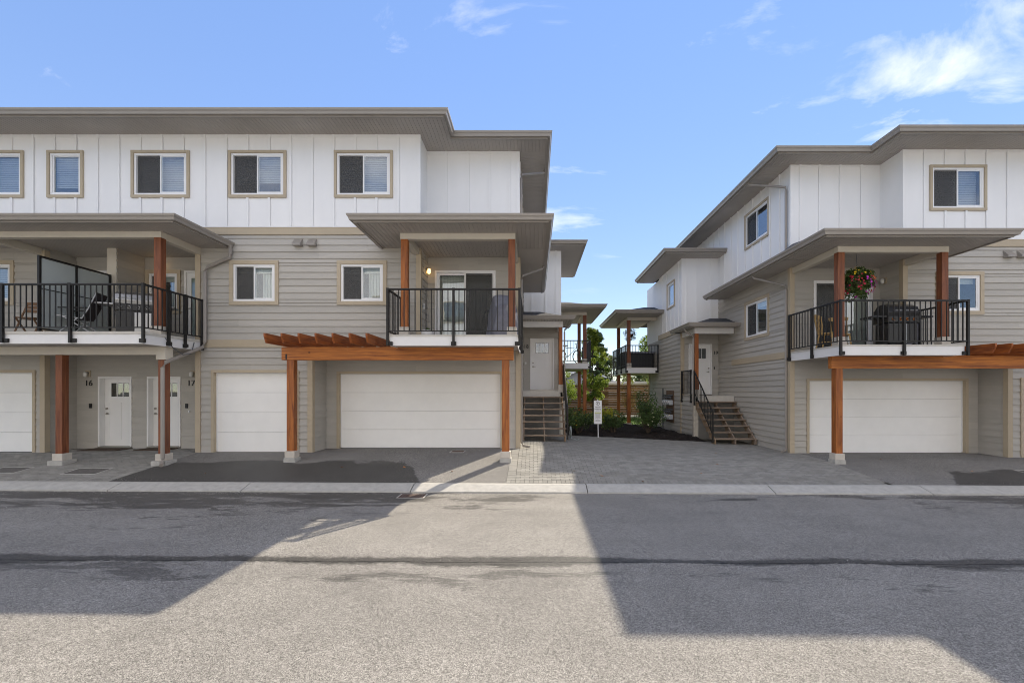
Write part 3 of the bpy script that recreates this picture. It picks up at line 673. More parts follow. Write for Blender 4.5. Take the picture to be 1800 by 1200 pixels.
def townhouse(tx, full, label, base):
    h = House(tx, label, base, None)
    b = h.b
    xL = -17.0 if full else -8.95          # how far the detailed front reaches
    xR = -20.0                              # roof end
    # --- third floor, board and batten
    W3 = [(-5.34, -3.77, 6.81, 8.07, 'slider')]
    if full: W3 += [(-8.17, -6.62, 6.81, 8.07, 'slider'), (-10.77, -9.21, 6.81, 8.07, 'slider'), (-13.02, -12.05, 6.81, 8.07, 'single'), (-14.65, -13.65, 6.81, 8.07, 'single')]
    else: W3 += [(-8.17, -6.62, 6.81, 8.07, 'slider')]
    hl = [(w_[0]+.05, w_[1]-.05, w_[2]+.05, w_[3]-.05) for w_ in W3]; ho = [w_[:4] for w_ in W3]
    wl = h.wall('f', yA, xR, xA, ZW, ZT, hl, 'white_board', lap=False)
    pos = []; x = xA-.58
    while x > xL: pos.append(x); x -= .575
    h.battens(wl, 'f', yA, pos, ZW, ZT, ho)
    for w_ in W3: h.window('f', yA, *w_[:4], style=w_[4], trim=.07)
    b(box(xA-.07, xA+.021, yA-.021, yA+.07, ZW, ZT-.001), 'corner_board', 'batten', wl); b(box(xL, xA-.071, yA-.019, yA-.001, ZT-.07, ZT-.001), 'frieze_board', 'batten', wl)
    h.wall('s', xA, yA+.14, yB, ZW-.4, ZT, (), 'white_board', lap=False)
    w2 = h.wall('f', yB, xA, xB, 5.45, ZT, (), 'white_board', lap=False); h.battens(w2, 'f', yB, [-2.5, -1.87, -1.26, -.69], 5.5, ZT)
    b(box(xA, xB-.06, yB-.018, yB-.001, ZT-.06, ZT-.001), 'frieze_board', 'batten', w2); b(box(xB-.07, xB+.021, yB-.021, yB+.07, 5.5, ZT-.001), 'corner_board', 'batten', w2)
    sw3 = [(14.25, 15.95, 6.86, 8.1)]
    w3 = h.wall('s', xB, yB+.14, 24, ZW-.1, ZT, [(q[0]+.05, q[1]-.05, q[2]+.05, q[3]-.05) for q in sw3], 'white_board', lap=False)
    h.battens(w3, 's', xB, [yB+.6+.575*k for k in range(18)], 5.95, ZT, sw3)
    h.window('s', xB, *sw3[0], style='slider', trim=.07)
    # --- belt trims
    for (za, zb) in ((5.82, ZW), (2.81, ZB)): b(box((-9.0 if za < 5 else xR) if full else xR, xA+.03 if za > 5 else xA+.03, yA-.046, yA-.001, za, zb), 'belt_board', 'trim')
    b(box(xR, xA, yA-.06, yA-.047, ZW-.012, ZW+.012), 'drip_flashing', 'white_board')
    if full: b(box(xR, -13.1, yA-.046, yA-.001, 2.81, ZB), 'belt_board', 'trim')
    # --- second floor front
    W2 = [(-5.26, -3.93, 3.94, 5.13)] + ([(-8.14, -6.82, 3.94, 5.13)] if full else [(-8.14, -6.82, 3.94, 5.13)])
    hl = [(w_[0]+.06, w_[1]-.06, w_[2]+.06, w_[3]-.06) for w_ in W2]
    h.wall('f', yA, -9.0 if full else xL, xA, ZB, 5.82, hl)
    for w_ in W2: h.window('f', yA, *w_, style='curtain', trim=.1)
    b(box(xA-.09, xA+.0435, yA-.05, yA-.001, ZB, 5.82), 'corner_board', 'trim'); b(box(xA+.001, xA+.044, yA, yA+.09, ZB, 5.82), 'corner_board', 'trim')
    h.wall('s', xA, yA+.14, yB-.001, 2.9, 5.82, ())
    SX = (-2.83, -1.09, 2.98, 5.09)
    h.wall('f', yB, xA, xB, 2.72, 5.5, [(SX[0]+.02, SX[1]-.02, SX[2], SX[3]-.02)])
    if not full: h.wall('f', yA, xR, xL, 0, ZW, (), lap=False)
    # --- lane side wall
    S2 = [(14.25, 15.95, 3.62, 4.98)]
    h.wall('s', xB, yB+.14, 18.3, ZB, 5.95, [(q[0]+.06, q[1]-.06, q[2]+.06, q[3]-.06) for q in S2]); h.window('s', xB, *S2[0], style='curtain', trim=.1)
    h.wall('s', xB, yB+.14, 18.3, 0, 2.81, ())
    b(box(xB-.14, xB-.001, yB+.14, 18.3, 2.81, ZB), 'wall', 'siding')
    b(box(xB+.001, xB+.042, yB+.0905, 17.0, 2.81, ZB), 'belt_board', 'trim')
    b(box(xB-.09, xB+.0435, yB-.044, yB-.001, 0, 5.46), 'corner_board', 'trim'); b(box(xB+.001, xB+.044, yB, yB+.09, 0, 5.46), 'corner_board', 'trim')
    # --- ground floor front
    GX = (-8.55, -6.35, 2.13)
    h.wall('f', yA, -9.0 if full else xL, -5.95, 0, 2.81, [(GX[0]-.03, GX[1]+.03, -.1, GX[2]+.03)]); h.garage(yA, *GX)
    b(box(-6.04, -5.9065, yA-.05, yA-.001, 0, 2.81), 'corner_board', 'trim'); b(box(-5.949, -5.906, yA, yA+.09, 0, 2.81), 'corner_board', 'trim')
    h.wall('s', -5.95, yA+.14, yB-.001, 0, 2.81, ())
    h.wall('f', yB, -5.95, xB, 0, 2.72, [(-5.59, -.92, -.1, 2.16)]); h.garage(yB, -5.56, -.95, 2.13)
    b(box(-5.95, xA, yA+.001, yB, 2.7, 2.809), 'overhang_soffit', 'soffit')
    b(MB().box(-9.0 if full else xR, -5.95, yA-.012, yA, -.4, 0).box(-5.95, xB, yB-.012, yB, -.4, 0).box(xB, xB+.008, yB, 18.2, -.4, 0), 'foundation', 'concrete')
    # --- main body behind (closes the house)
    body = MB().box(xR, xA-.2, yA+.75, 23.9, 5.9, 8.45).box(xR, xA-.2, yB+.75, 23.9, -.2, 5.89).box(xA-.2, xB-.15, yB+.75, 23.9, -.2, 8.45)
    b(body, 'building_core', 'dark_room')
    h.wall('f', 24.0, xR, xB, 0, ZT, (), 'siding', lap=False)
    # --- balcony doors
    o = b(MB().box(SX[0], SX[0]+.06, yB-.03, yB+.1, SX[2], SX[3]).box(SX[1]-.06, SX[1], yB-.03, yB+.1, SX[2], SX[3]).box(SX[0]+.06, SX[1]-.06, yB-.03, yB+.1, SX[3]-.06, SX[3]).box(SX[0]+.06, SX[1]-.06, yB-.03, yB+.1, SX[2], SX[2]+.05), 'sliding_door', 'vinyl', bevel=.004)
    a0, a1, md = SX[0]+.06, SX[1]-.06, (SX[0]+SX[1])/2
    for (u0, u1, yy) in ((a0, md+.03, yB+.05), (md-.03, a1, yB+.0)):
        t = .065; q = MB().box(u0, u0+t, yy, yy+.04, SX[2]+.05, SX[3]-.06).box(u1-t, u1, yy, yy+.04, SX[2]+.05, SX[3]-.06).box(u0+t, u1-t, yy, yy+.04, SX[3]-.06-t, SX[3]-.06).box(u0+t, u1-t, yy, yy+.04, SX[2]+.05, SX[2]+.05+t)
        b(q, 'sash', 'vinyl', o); b(box(u0+t, u1-t, yy+.015, yy+.02, SX[2]+.05+t, SX[3]-.06-t), 'pane', 'glass', o)
    b(box(md+.02, a1-.03, yB-.024, yB-.020, SX[2]+.07, SX[3]-.09), 'insect_screen', 'screen_mesh', o)
    q = MB()
    for k in range(19): u = lerp(a0+.05, a1-.05, k/18); q.add([(u-.04, yB+.20, SX[2]+.08), (u+.035, yB+.24, SX[2]+.08), (u+.035, yB+.24, SX[3]-.1), (u-.04, yB+.20, SX[3]-.1)], [(0, 1, 2, 3)])
    b(q, 'vertical_blind', 'curtain', o); b(box(a0-.2, a1+.2, yB+.7, yB+.72, 2.9, 5.3), 'room_back', 'dark_room', o)
    b(box(md-.03, md+.0, yB-.03, yB-.001, 3.95, 4.15), 'handle', 'black', o)
    lamp(h, xA+.001, yA+.62, 5.02, lit=full, facing='s')
    # --- balcony over the double garage
    bx0, bx1, by0, zf = -3.38, -.40, 10.80, 2.965
    dk = b(MB().box(bx0, bx1, by0, yA-.04, zf-.04, zf).box(xA+.03, bx1, yA-.04, yB-.02, zf-.04, zf), 'balcony', 'deck_edge')
    b(MB().sweep([(0, 2.71), (.02, 2.71), (.02, zf-.042), (0, zf-.042)], [(bx0, yA-.04), (bx0, by0), (bx1, by0), (bx1, yB)]).__class__().sweep([(0, 2.71), (.022, 2.71), (.022, zf-.035), (0, zf-.035)], [(bx0, yA-.04), (bx0, by0), (bx1, by0), (bx1, yB)]), 'fascia_board', 'fascia_white', dk)
    b(MB().sweep([(.0, zf-.036), (.035, zf-.036), (.035, zf+.004), (0, zf+.004)], [(bx0, yA-.04), (bx0, by0), (bx1, by0), (bx1, yB)]), 'drip_edge', 'deck_edge', dk)
    b(MB().corr(bx0, bx1, by0, yA-.04, 2.72, 'y', .15), 'balcony_soffit', 'soffit', dk)
    ro = .065
    h.rail(dk, [(bx0-ro, yA-.06), (bx0-ro, by0-ro), (bx1+ro, by0-ro), (bx1+ro, yB-.05)], zf, 4.06,
           [(bx0-ro, by0-ro, .05, .03), ((bx0+bx1)/2, by0-ro, 0, .03), (bx1+ro, by0-ro, -.05, .03), (bx0-ro, yA-.08, 0, 0), (bx1+ro, yB-.07, 0, 0), (bx1+ro, 11.9, -.03, 0)])
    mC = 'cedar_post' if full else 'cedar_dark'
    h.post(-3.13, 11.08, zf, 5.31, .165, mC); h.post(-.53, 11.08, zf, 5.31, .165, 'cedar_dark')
    # --- pergola: beam, posts, rafters
    bm = b(box(-6.28, -.50, 11.33, 11.47, 2.41, 2.735), 'pergola', 'cedar_beam', bevel=.006)
    for k in range(7):
        x = -6.2+.39*k; q = MB().prism([(10.52, 2.745), (10.44, 2.90), (10.44, 2.97), (12.16, 2.97), (12.16, 2.745)], 'x', x, x+.045); b(q, 'rafter', 'cedar_rafter', bm, bevel=.004)
    for x in (-6.06, -.70): h.pier(x, 11.42, gz(tx.p((x, 0, 0))[0], 11.42+tx.oy)-tx.oz, 2.41, .18, 'cedar_post', .02)
    b(box(-6.175, -6.14, 11.322, 11.33, 2.43, 2.56), 'bracket_plate', 'black', bm)
    # --- vents
    for x in (-6.4, -6.02):
        q = MB().prism([(yA-.001, 5.5), (yA-.16, 5.5), (yA-.16, 5.555), (yA-.03, 5.7), (yA-.001, 5.7)], 'x', x, x+.22); b(q, 'vent_hood', 'gutter', bevel=.004)
    # --- main roof
    ex, ey, ex2, ey2 = -2.23, 11.27, .37, 12.25
    rf = b(MB().prism([(xR, ey), (ex, ey), (ex, ey2), (ex2, ey2), (ex2, 25), (xR, 25)], 'z', ZT+.02, ZT+.075), 'roof', 'shingle')
    hip(h, 'roof_slope', xR, ex2, ey2+.02, 25, ZT+.075, 1.5, (4, 5, 5, 5), rf)
    b(MB().corr(xR, ex, ey, yA, ZT-.002, 'y', .102).corr(xA, ex2, ey2, yB, ZT-.002, 'y', .102).corr(xA, ex, yA, ey2, ZT-.002, 'y', .102), 'soffit', 'soffit', rf)
    b(MB().corr(xB, ex2, yB, 25, ZT-.002, 'x', .102), 'soffit', 'soffit', rf)
    h.gutter([(xR, ey), (ex, ey), (ex, ey2), (ex2, ey2), (ex2, 25)], ZT+.08, rf)
    # --- balcony roof wrapping the corner
    zl = 5.46; lx0, lx1, ly0 = -4.05, .33, 10.25
    lf = b(MB().prism([(lx0, ly0), (lx1, ly0), (lx1, 17.7), (xB, 17.7), (xB, yB-.02), (xA, yB-.02), (xA, yA-.05), (lx0, yA-.05)], 'z', zl+.04, zl+.10), 'balcony_roof', 'shingle')
    b(MB().hexa([(lx0, ly0, zl+.1), (lx1, ly0, zl+.1), (lx1, yA-.05, zl+.1), (lx0, yA-.05, zl+.1)], [(lx0+.9, yA-.1, zl+.52), (xA, yA-.1, zl+.52), (xA, yA-.06, zl+.52), (lx0+.9, yA-.06, zl+.52)]), 'roof_slope', 'shingle', lf)
    b(MB().hexa([(xA, ly0, zl+.1), (lx1, ly0, zl+.1), (lx1, yB-.03, zl+.1), (xA, yB-.03, zl+.1)], [(xA, yB-.1, zl+.68), (xB, yB-.1, zl+.68), (xB, yB-.04, zl+.68), (xA, yB-.04, zl+.68)]), 'roof_slope', 'shingle', lf)
    b(MB().hexa([(xB+.01, yB, zl+.1), (lx1, yB, zl+.1), (lx1, 17.7, zl+.1), (xB+.01, 17.7, zl+.1)], [(xB+.01, yB, zl+.3), (xB+.03, yB, zl+.3), (xB+.03, 17.6, zl+.3), (xB+.01, 17.6, zl+.3)]), 'roof_slope', 'shingle', lf)
    b(MB().corr(lx0, lx1, ly0, yA-.001, zl, 'y', .102).corr(xA+.001, xB, yA, yB-.001, zl, 'y', .102), 'soffit', 'soffit', lf)
    b(MB().corr(xB, lx1, yA, 17.7, zl-.002, 'x', .102), 'soffit', 'soffit', lf)
    h.gutter([(lx0, yA-.03), (lx0, ly0), (lx1, ly0), (lx1, 17.7)], zl+.135, lf)
    b(MB().box(-3.23, -.44, 11.0, 11.16, 5.31, 5.458).box(-3.21, -3.05, 11.161, yA-.03, 5.28, 5.457).box(-.60, -.44, 11.161, yB-.03, 5.28, 5.457), 'porch_beam', 'cream', lf, bevel=.005)
    h.spout([(ex2-.03, 14.1, ZT-.02), (ex2-.06, 14.1, ZT-.1), (xB+.07, 13.22, 7.92), (xB+.06, 13.2, 7.8), (xB+.06, 13.2, 5.75)], .036)
    h.spout([(lx1-.03, 13.9, zl-.02), (lx1-.07, 13.9, zl-.09), (xB+.09, 13.2, 4.98), (xB+.07, 13.17, 4.85), (xB+.07, 13.17, .16), (xB+.12, 13.12, .07), (xB+.3, 13.0, .045)], .036)
    # --- entry block standing out into the lane
    vx, v0, v1 = 1.09, 18.3, 21.7
    h.wall('s', vx, v0+.14, v1, 4.5, 7.27, [(19.25, 20.25, 5.55, 6.6)], 'white_board', lap=False, name='wall')
    h.window('s', vx, 19.2, 20.3, 5.5, 6.65, style='single', trim=.06)
    wf = h.wall('f', v0, xB, vx, 4.3, 7.27, (), 'white_board', lap=False); h.battens(wf, 'f', v0, [-.1, .48, .9], 4.5, 7.27)
    b(box(vx-.06, vx+.018, v0-.02, v0+.06, 4.5, 7.26), 'corner_board', 'batten', wf)
    for k in range(5): b(box(vx+.001, vx+.02, 18.75+.575*k-.03+(.0), 18.75+.575*k+.03, 4.5, 7.27 if not 19.1 < 18.75+.575*k < 20.4 else 5.49), 'batten', 'batten', wf)
    b(box(vx+.001, vx+.046, v0, v1, 4.28, 4.5), 'belt_board', 'trim')
    h.wall('s', vx, v0+.14, 23.5, 0, 4.28, ())
    b(box(vx-.14, vx, 21.7, 24, 4.28, 7.2), 'wall', 'white_board')
    h.wall('f', v0, xB, vx, 1.6, 4.29, [(-.13, .81, 1.62, 3.74)])
    b(MB().box(xB, vx-.15, v0+.5, 23.4, 0, 7.2), 'building_core', 'dark_room')
    b(MB().box(vx-.09, vx+.0435, v0-.044, v0-.001, 1.64, 4.2).box(vx+.001, vx+.044, v0, v0+.09, 0, 4.28).box(vx+.001, vx+.044, 23.42, 23.52, 0, 4.28), 'corner_board', 'trim')
    h.door(v0, -.14, .82, 1.66, 3.76, rec=.05)
    vr = b(MB().prism([(xB, 17.55), (1.95, 17.55), (1.95, 22.6), (xB, 22.6)], 'z', 7.31, 7.37), 'entry_roof', 'shingle')
    hip(h, 'roof_slope', xB+.02, 1.95, 17.57, 22.6, 7.37, .5, (0, 1.9, 2, 2), vr)
    b(MB().corr(xB+.001, vx, 17.55, v0, 7.268, 'y', .102).corr(vx, 1.95, 17.55, 22.6, 7.27, 'x', .102), 'soffit', 'soffit', vr)
    h.gutter([(xB+.01, 17.55), (1.95, 17.55), (1.95, 22.6)], 7.43, vr)
    # porch
    pz, p0 = 1.64, 16.8
    pf = b(MB().box(xB+.001, vx, p0, v0-.03, pz-.05, pz), 'entry_porch', 'deck_edge')
    b(box(xB+.03, vx-.02, p0-.03, p0-.001, pz-.2, pz+.003), 'fascia_board', 'deck_edge', pf)
    h.wall('s', vx, p0, v0+.139, 0, pz-.055, ()); b(box(vx-.1, vx+.044, p0-.03, p0+.08, 0, pz-.05), 'corner_board', 'cream', pf)
    b(box(xB+.02, vx-.1, p0+.02, p0+.06, 0, pz-.2), 'porch_skirt', 'skirt_shaded', pf)
    h.post(vx-.09, p0+.1, pz, 4.0, .14, 'cedar_post', .19, .24)
    pr = b(MB().prism([(xB+.01, 16.3), (1.42, 16.3), (1.42, 18.6), (vx+.03, 18.6), (vx+.03, v0-.03), (xB+.01, v0-.03)], 'z', 4.22, 4.28), 'porch_roof', 'shingle')
    b(MB().add([(xB+.012, 16.3, 4.28), (1.42, 16.3, 4.28), (1.42, 18.6, 4.28), (xB+.012, 18.27, 4.28), (xB+.012, 17.5, 4.68), (.25, 17.5, 4.68), (.25, 18.27, 4.68), (xB+.012, 18.27, 4.68)],
               [(0, 1, 5, 4), (1, 2, 6, 5), (4, 5, 6, 7), (2, 3, 7, 6)]), 'roof_slope', 'shingle', pr)
    b(MB().corr(xB+.01, 1.42, 16.3, v0-.03, 4.215, 'y', .102), 'soffit', 'soffit', pr)
    h.gutter([(xB+.02, 16.3), (1.42, 16.3), (1.42, 18.6)], 4.34, pr, .10, .11)
    b(MB().box(xB+.03, vx, p0, p0+.15, 4.0, 4.214).box(vx-.15, vx, p0+.151, v0-.03, 4.0, 4.213), 'porch_beam', 'fascia_white', pr, bevel=.005)
    h.spout([(1.40, 17.0, 4.2), (1.38, 17.0, 4.12), (vx+.06, p0+.02, 3.9), (vx+.05, p0+.02, 3.8), (vx+.05, p0+.02, .15), (vx+.12, p0-.1, .06)], .032)
    # stairs
    zg = bz(tx.p((.3, 0, 0))[0])-tx.oz; n_ = 7; run = .25; rise = (pz-zg)/(n_+1)
    st = b(MB().prism([(p0-.04, pz-.2), (p0-.04, pz-.5), (p0-n_*run, zg), (p0-n_*run-.08, zg), (p0-n_*run-.08, zg+rise-.05)], 'x', vx-.07, vx-.03), 'entry_stairs', 'stringer_wood')
    for xx in (xB+.07, (xB+vx)/2):
        b(MB().prism([(p0-.04, pz-.2), (p0-.04, pz-.5), (p0-n_*run, zg), (p0-n_*run-.08, zg), (p0-n_*run-.08, zg+rise-.05)], 'x', xx, xx+.04), 'stringer', 'stair_wood', st)
    for k in range(n_):
        z = zg+rise*(k+1); y = p0-.05-run*(n_-k)+.0
        for j in (0, 1): b(box(xB+.05, vx+.01, y+.005+.132*j, y+.005+.132*j+.126, z-.042, z), 'tread', 'stair_wood', st, bevel=.004)
        for xx in (vx-.075, (xB+vx)/2-.005, xB+.065):
            b(MB().prism([(y+.02, z-.045), (y+.24, z-.045), (y+.24, z-rise-.02), (y+.15, z-rise-.02)], 'x', xx, xx+.05), 'tread_block', 'stringer_wood', st)
    sx = vx+.03; ya, yb = p0-.05, p0-n_*run-.05
    za_, zb_ = pz+.95, zg+rise+.93
    b(MB().hexa([(sx-.02, yb, zb_-.04), (sx+.02, yb, zb_-.04), (sx+.02, ya, za_-.04), (sx-.02, ya, za_-.04)], [(sx-.02, yb, zb_), (sx+.02, yb, zb_), (sx+.02, ya, za_), (sx-.02, ya, za_)]), 'handrail', 'rail', st, bevel=.004)
    b(MB().hexa([(sx-.012, yb, zb_-.82), (sx+.012, yb, zb_-.82), (sx+.012, ya, za_-.82), (sx-.012, ya, za_-.82)], [(sx-.012, yb, zb_-.795), (sx+.012, yb, zb_-.795), (sx+.012, ya, za_-.795), (sx-.012, ya, za_-.795)]), 'lower_rail', 'rail', st)
    for k in range(13):
        t = (k+.5)/13; y = lerp(yb, ya, t); z0 = lerp(zb_, za_, t); b(box(sx-.009, sx+.009, y-.009, y+.009, z0-.80, z0-.04), 'baluster', 'rail', st)
    b(box(sx-.025, sx+.025, yb-.025, yb+.025, zg+.06, zb_), 'rail_post', 'rail', st); b(box(sx-.025, sx+.025, ya-.025, ya+.025, pz-.35, za_), 'rail_post', 'rail', st)
    h.rail(pf, [(vx+.045, p0+.3), (vx+.045, v0-.12)], pz, pz+1.0, [(vx+.045, p0+.3, -.02, 0), (vx+.045, v0-.12, -.02, 0)])
    # --- rear balcony
    r0, r1, rx = 21.75, 25.3, 2.64
    rb = b(box(xB, rx, r0, r1, 2.94, 2.98), 'rear_balcony', 'deck_edge')
    b(MB().sweep([(0, 2.70), (.022, 2.70), (.022, 2.945), (0, 2.945)], [(vx+.005, r0), (rx, r0), (rx, r1)]), 'fascia_board', 'fascia_white', rb)
    b(MB().corr(xB, rx, r0, r1, 2.71, 'y', .15), 'balcony_soffit', 'soffit', rb)
    h.rail(rb, [(vx+.05, r0-.06), (rx+.06, r0-.06), (rx+.06, r1)], 2.98, 4.06, [(vx+.06, r0-.06, .05, .02), (rx+.06, r0-.06, -.04, .02), (rx+.06, r0+1.15, -.02, 0), (rx+.06, r0+2.35, -.02, 0), (rx+.06, r1-.05, -.02, 0)], gap=.15)
    for y in (22.1, 24.8):
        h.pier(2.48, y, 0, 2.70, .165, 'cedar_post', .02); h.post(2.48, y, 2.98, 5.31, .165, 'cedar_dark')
    rr_ = b(MB().prism([(vx+.001, 20.9), (3.25, 20.9), (3.25, 26), (xB, 26), (xB, 23.6), (vx+.001, 23.6)], 'z', 5.50, 5.56), 'rear_roof', 'shingle')
    b(MB().hexa([(vx+.002, 20.9, 5.56), (3.25, 20.9, 5.56), (3.25, 26, 5.56), (vx+.002, 26, 5.56)], [(vx+.002, 22.6, 6.05), (1.6, 22.6, 6.05), (1.6, 24.3, 6.05), (vx+.002, 24.3, 6.05)]), 'roof_slope', 'shingle', rr_)
    b(MB().corr(vx+.002, 3.25, 20.9, 26, 5.46, 'x', .102), 'soffit', 'soffit', rr_)
    h.gutter([(vx+.01, 20.9), (3.25, 20.9), (3.25, 26)], 5.62, rr_)
    b(MB().box(vx+.03, 2.57, 22.02, 22.18, 5.31, 5.458).box(2.40, 2.56, 22.181, 25.0, 5.31, 5.457), 'porch_beam', 'cream', rr_)
    if full: left_wing(h)
    else:
        b(box(vx+.001, vx+.02, v1-.0, v1+.001, 0, .1), 'wall', 'siding')
    h.flush_boards()
    return h

def left_wing(h):
    """the paired entries of 16 and 17 with the wide shared balcony"""
    b = h.b; xl, xr, xm = -13.1, -9.0, -11.3
    # recess walls, ground floor
    D16, D17 = (-12.46, -11.50, .03, 2.05), (-11.06, -10.10, .03, 2.05)
    h.wall('f', yB, xl, xr, 0, 2.81, [(d[0]+.01, d[1]-.01, -.1, d[3]-.01) for d in (D16, D17)]); h.door(yB, *D16); h.door(yB, *D17)
    h.wall('s', xl, yA+.14, yB-.001, 0, 5.5, ()); h.wall('t', xr-.0, yA+.09, yB, 0, 5.5, (), lap=False)
    b(MB().box(xl-.09, xl+.0435, yA-.05, yA-.001, 0, 5.4).box(xl+.001, xl+.044, yA, yA+.09, 0, 5.4), 'corner_board', 'trim')
    b(MB().box(xr-.04, xr+.09, yA-.05, yA-.001, 0, 2.81).box(xr-.04, xr+.09, yA-.05, yA-.001, 3.01, 5.46), 'corner_board', 'trim')
    # wall at the far left
    h.wall('f', yA, -17, xl, 0, 2.81, [(-15.93, -13.37, -.1, 2.16)]); h.garage(yA, -15.9, -13.4, 2.13)
    h.wall('f', yA, -17, xl, ZB, 5.82, [(-15.14, -13.96, 4.0, 5.07)]); h.window('f', yA, -15.2, -13.9, 3.94, 5.13, style='slider', trim=.1)
    b(MB().box(-17, xl, yA-.012, yA, -.4, 0).box(xl, xr, yB-.012, yB, -.4, 0), 'foundation', 'concrete')
    # second floor recess with party wall
    WB = (-11.12, -10.10, 3.85, 5.1); DB = (-10.0, -9.1, 2.99, 5.08)
    h.wall('f', yB, xl, xr, 2.81, 5.5, [(WB[0]+.06, WB[1]-.06, WB[2]+.06, WB[3]-.06), (DB[0]+.01, DB[1]-.01, 2.9, DB[3]-.01), (-12.59, -11.66, 2.9, 5.07)])
    h.window('f', yB, *WB, style='curtain', trim=.1)
    for (x0, x1) in ((DB[0], DB[1]), (-12.6, -11.65)):
        o = b(MB().box(x0, x0+.05, yB-.03, yB+.06, 2.99, 5.08).box(x1-.05, x1, yB-.03, yB+.06, 2.99, 5.08).box(x0+.05, x1-.05, yB-.03, yB+.06, 5.03, 5.08), 'balcony_door', 'door_white', bevel=.004)
        q = MB()
        for r in rect_sub(x0+.05, x1-.05, 3.03, 5.03, [(x0+.17, x1-.17, 3.25, 4.88)]): q.box(r[0], r[1], yB+.02, yB+.06, r[2], r[3])
        b(q, 'slab', 'door_white', o); b(box(x0+.17, x1-.17, yB+.035, yB+.04, 3.25, 4.88), 'pane', 'glass_clear', o); b(box(x0, x1, yB+.1, yB+.12, 2.99, 5.05), 'blind', 'curtain', o)
        b(MB().tube([(x0+.10, yB+.02, 4.0), (x0+.10, yB-.04, 4.0), (x0+.2, yB-.045, 4.0)], .011, 8), 'handle', 'nickel', o)
    h.wall('s', xm+.15, yA+.001, yB-.001, 2.99, 5.46, (), name='party_wall'); h.wall('t', xm-.1, yA+.001, yB-.001, 2.99, 5.46, (), lap=False, name='party_wall')
    b(box(xm-.11, xm+.16, yA-.03, yA, 2.99, 5.459), 'corner_board', 'cream')
    lamp(h, -10.62, yB-.02, 5.3-.05, lit=True); lamp(h, -12.74, yB-.02, 2.12); lamp(h, -9.73, yB-.02, 2.12)
    text('16', .23, (-12.73, yB-.03, 1.86), 'black', h.root); text('17', .23, (-9.80, yB-.03, 1.86), 'black', h.root)
    for x in (-12.68, -9.93): b(MB().box(x-.035, x+.035, yB-.04, yB-.015, 1.15, 1.28), 'doorbell', 'black')
    b(box(-9.88, -9.84, yB-.04, yB-.015, 1.02, 1.09), 'doorbell_button', 'vinyl')
    # balcony
    b0, zf, xe = 10.33, 2.985, -8.87
    dk = b(MB().box(-20, xe, b0, yA-.04, zf-.04, zf).box(xl+.03, xr-.03, yA-.04, yB-.02, zf-.04, zf), 'balcony', 'deck_edge')
    pth = [(-20, b0), (xe, b0), (xe, yA-.04)]
    b(MB().sweep([(0, 2.71), (.022, 2.71), (.022, zf-.055), (0, zf-.055)], pth), 'fascia_board', 'fascia_white', dk)
    b(MB().sweep([(0, zf-.056), (.04, zf-.056), (.04, zf+.004), (0, zf+.004)], pth), 'drip_edge', 'deck_edge', dk)
    b(box(-20, xe, b0, yA-.05, 2.715, 2.735), 'balcony_soffit', 'soffit', dk); b(box(xl+.03, xr-.03, yA-.05, yB-.02, 2.74, 2.76), 'porch_ceiling', 'soffit', dk)
    ro = .07
    pts = [(-17.5, b0-ro), (xe+ro, b0-ro), (xe+ro, yA-.1)]
    h.rail(dk, pts, zf, 4.065, [(xe+ro, b0-ro, -.045, .03), (-10.45, b0-ro, .045, .03), (-11.98, b0-ro, .05, .03), (-13.5, b0-ro, .05, .03), (xe+ro, 10.98, 0, 0), (xe+ro, 11.5, 0, 0), (xe+ro, yA-.12, -.03, 0)])
    b(box(-20, -8.93, 11.05, 11.25, 2.52, 2.713), 'carrying_beam', 'cream', bevel=.006); b(box(-9.16, -8.925, 11.03, 11.27, 2.40, 2.712), 'post_cap', 'cream', bevel=.006)
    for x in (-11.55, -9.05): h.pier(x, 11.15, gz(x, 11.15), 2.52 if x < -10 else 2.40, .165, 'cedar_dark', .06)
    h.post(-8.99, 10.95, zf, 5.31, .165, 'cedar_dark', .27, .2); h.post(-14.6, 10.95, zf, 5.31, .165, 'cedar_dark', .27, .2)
    # privacy screen of frosted glass
    g = b(MB().box(xm-.025, xm+.025, b0+.05, b0+.10, zf, 4.74).box(xm-.025, xm+.025, 11.22, 11.26, zf, 4.70).box(xm-.025, xm+.025, yA-.10, yA-.05, zf, 4.74).box(xm-.02, xm+.02, b0+.10, yA-.10, 4.70, 4.74).box(xm-.015, xm+.015, b0+.10, yA-.10, 3.98, 4.0).box(xm-.015, xm+.015, b0+.10, yA-.10, 3.05, 3.08), 'privacy_screen', 'rail')
    for (y0, y1) in ((b0+.105, 11.215), (11.265, yA-.105)): b(box(xm-.004, xm+.004, y0, y1, 3.09, 4.69), 'pane', 'frosted', g)
    # roof
    zl = 5.46; lx, ly = -8.12, 10.25
    lf = b(MB().prism([(-20, ly), (lx, ly), (lx, yA-.05), (-20, yA-.05)], 'z', zl+.04, zl+.10), 'balcony_roof', 'shingle')
    b(MB().hexa([(-20, ly, zl+.1), (lx, ly, zl+.1), (lx, yA-.05, zl+.1), (-20, yA-.05, zl+.1)], [(-20, yA-.1, zl+.5), (lx-.9, yA-.1, zl+.5), (lx-.9, yA-.06, zl+.5), (-20, yA-.06, zl+.5)]), 'roof_slope', 'shingle', lf)
    b(MB().corr(-20, lx, ly, yA-.001, zl, 'y', .102).corr(xl, xr, yA, yB-.001, zl, 'y', .102), 'soffit', 'soffit', lf)
    h.gutter([(-20, ly), (lx, ly), (lx, yA-.03)], zl+.135, lf)
    b(MB().box(-20, -8.90, 10.87, 11.03, 5.31, 5.458).box(-9.06, -8.90, 11.031, yA-.03, 5.28, 5.457).box(-13.3, -13.14, 11.031, yA-.03, 5.28, 5.457), 'porch_beam', 'cream', lf, bevel=.005)
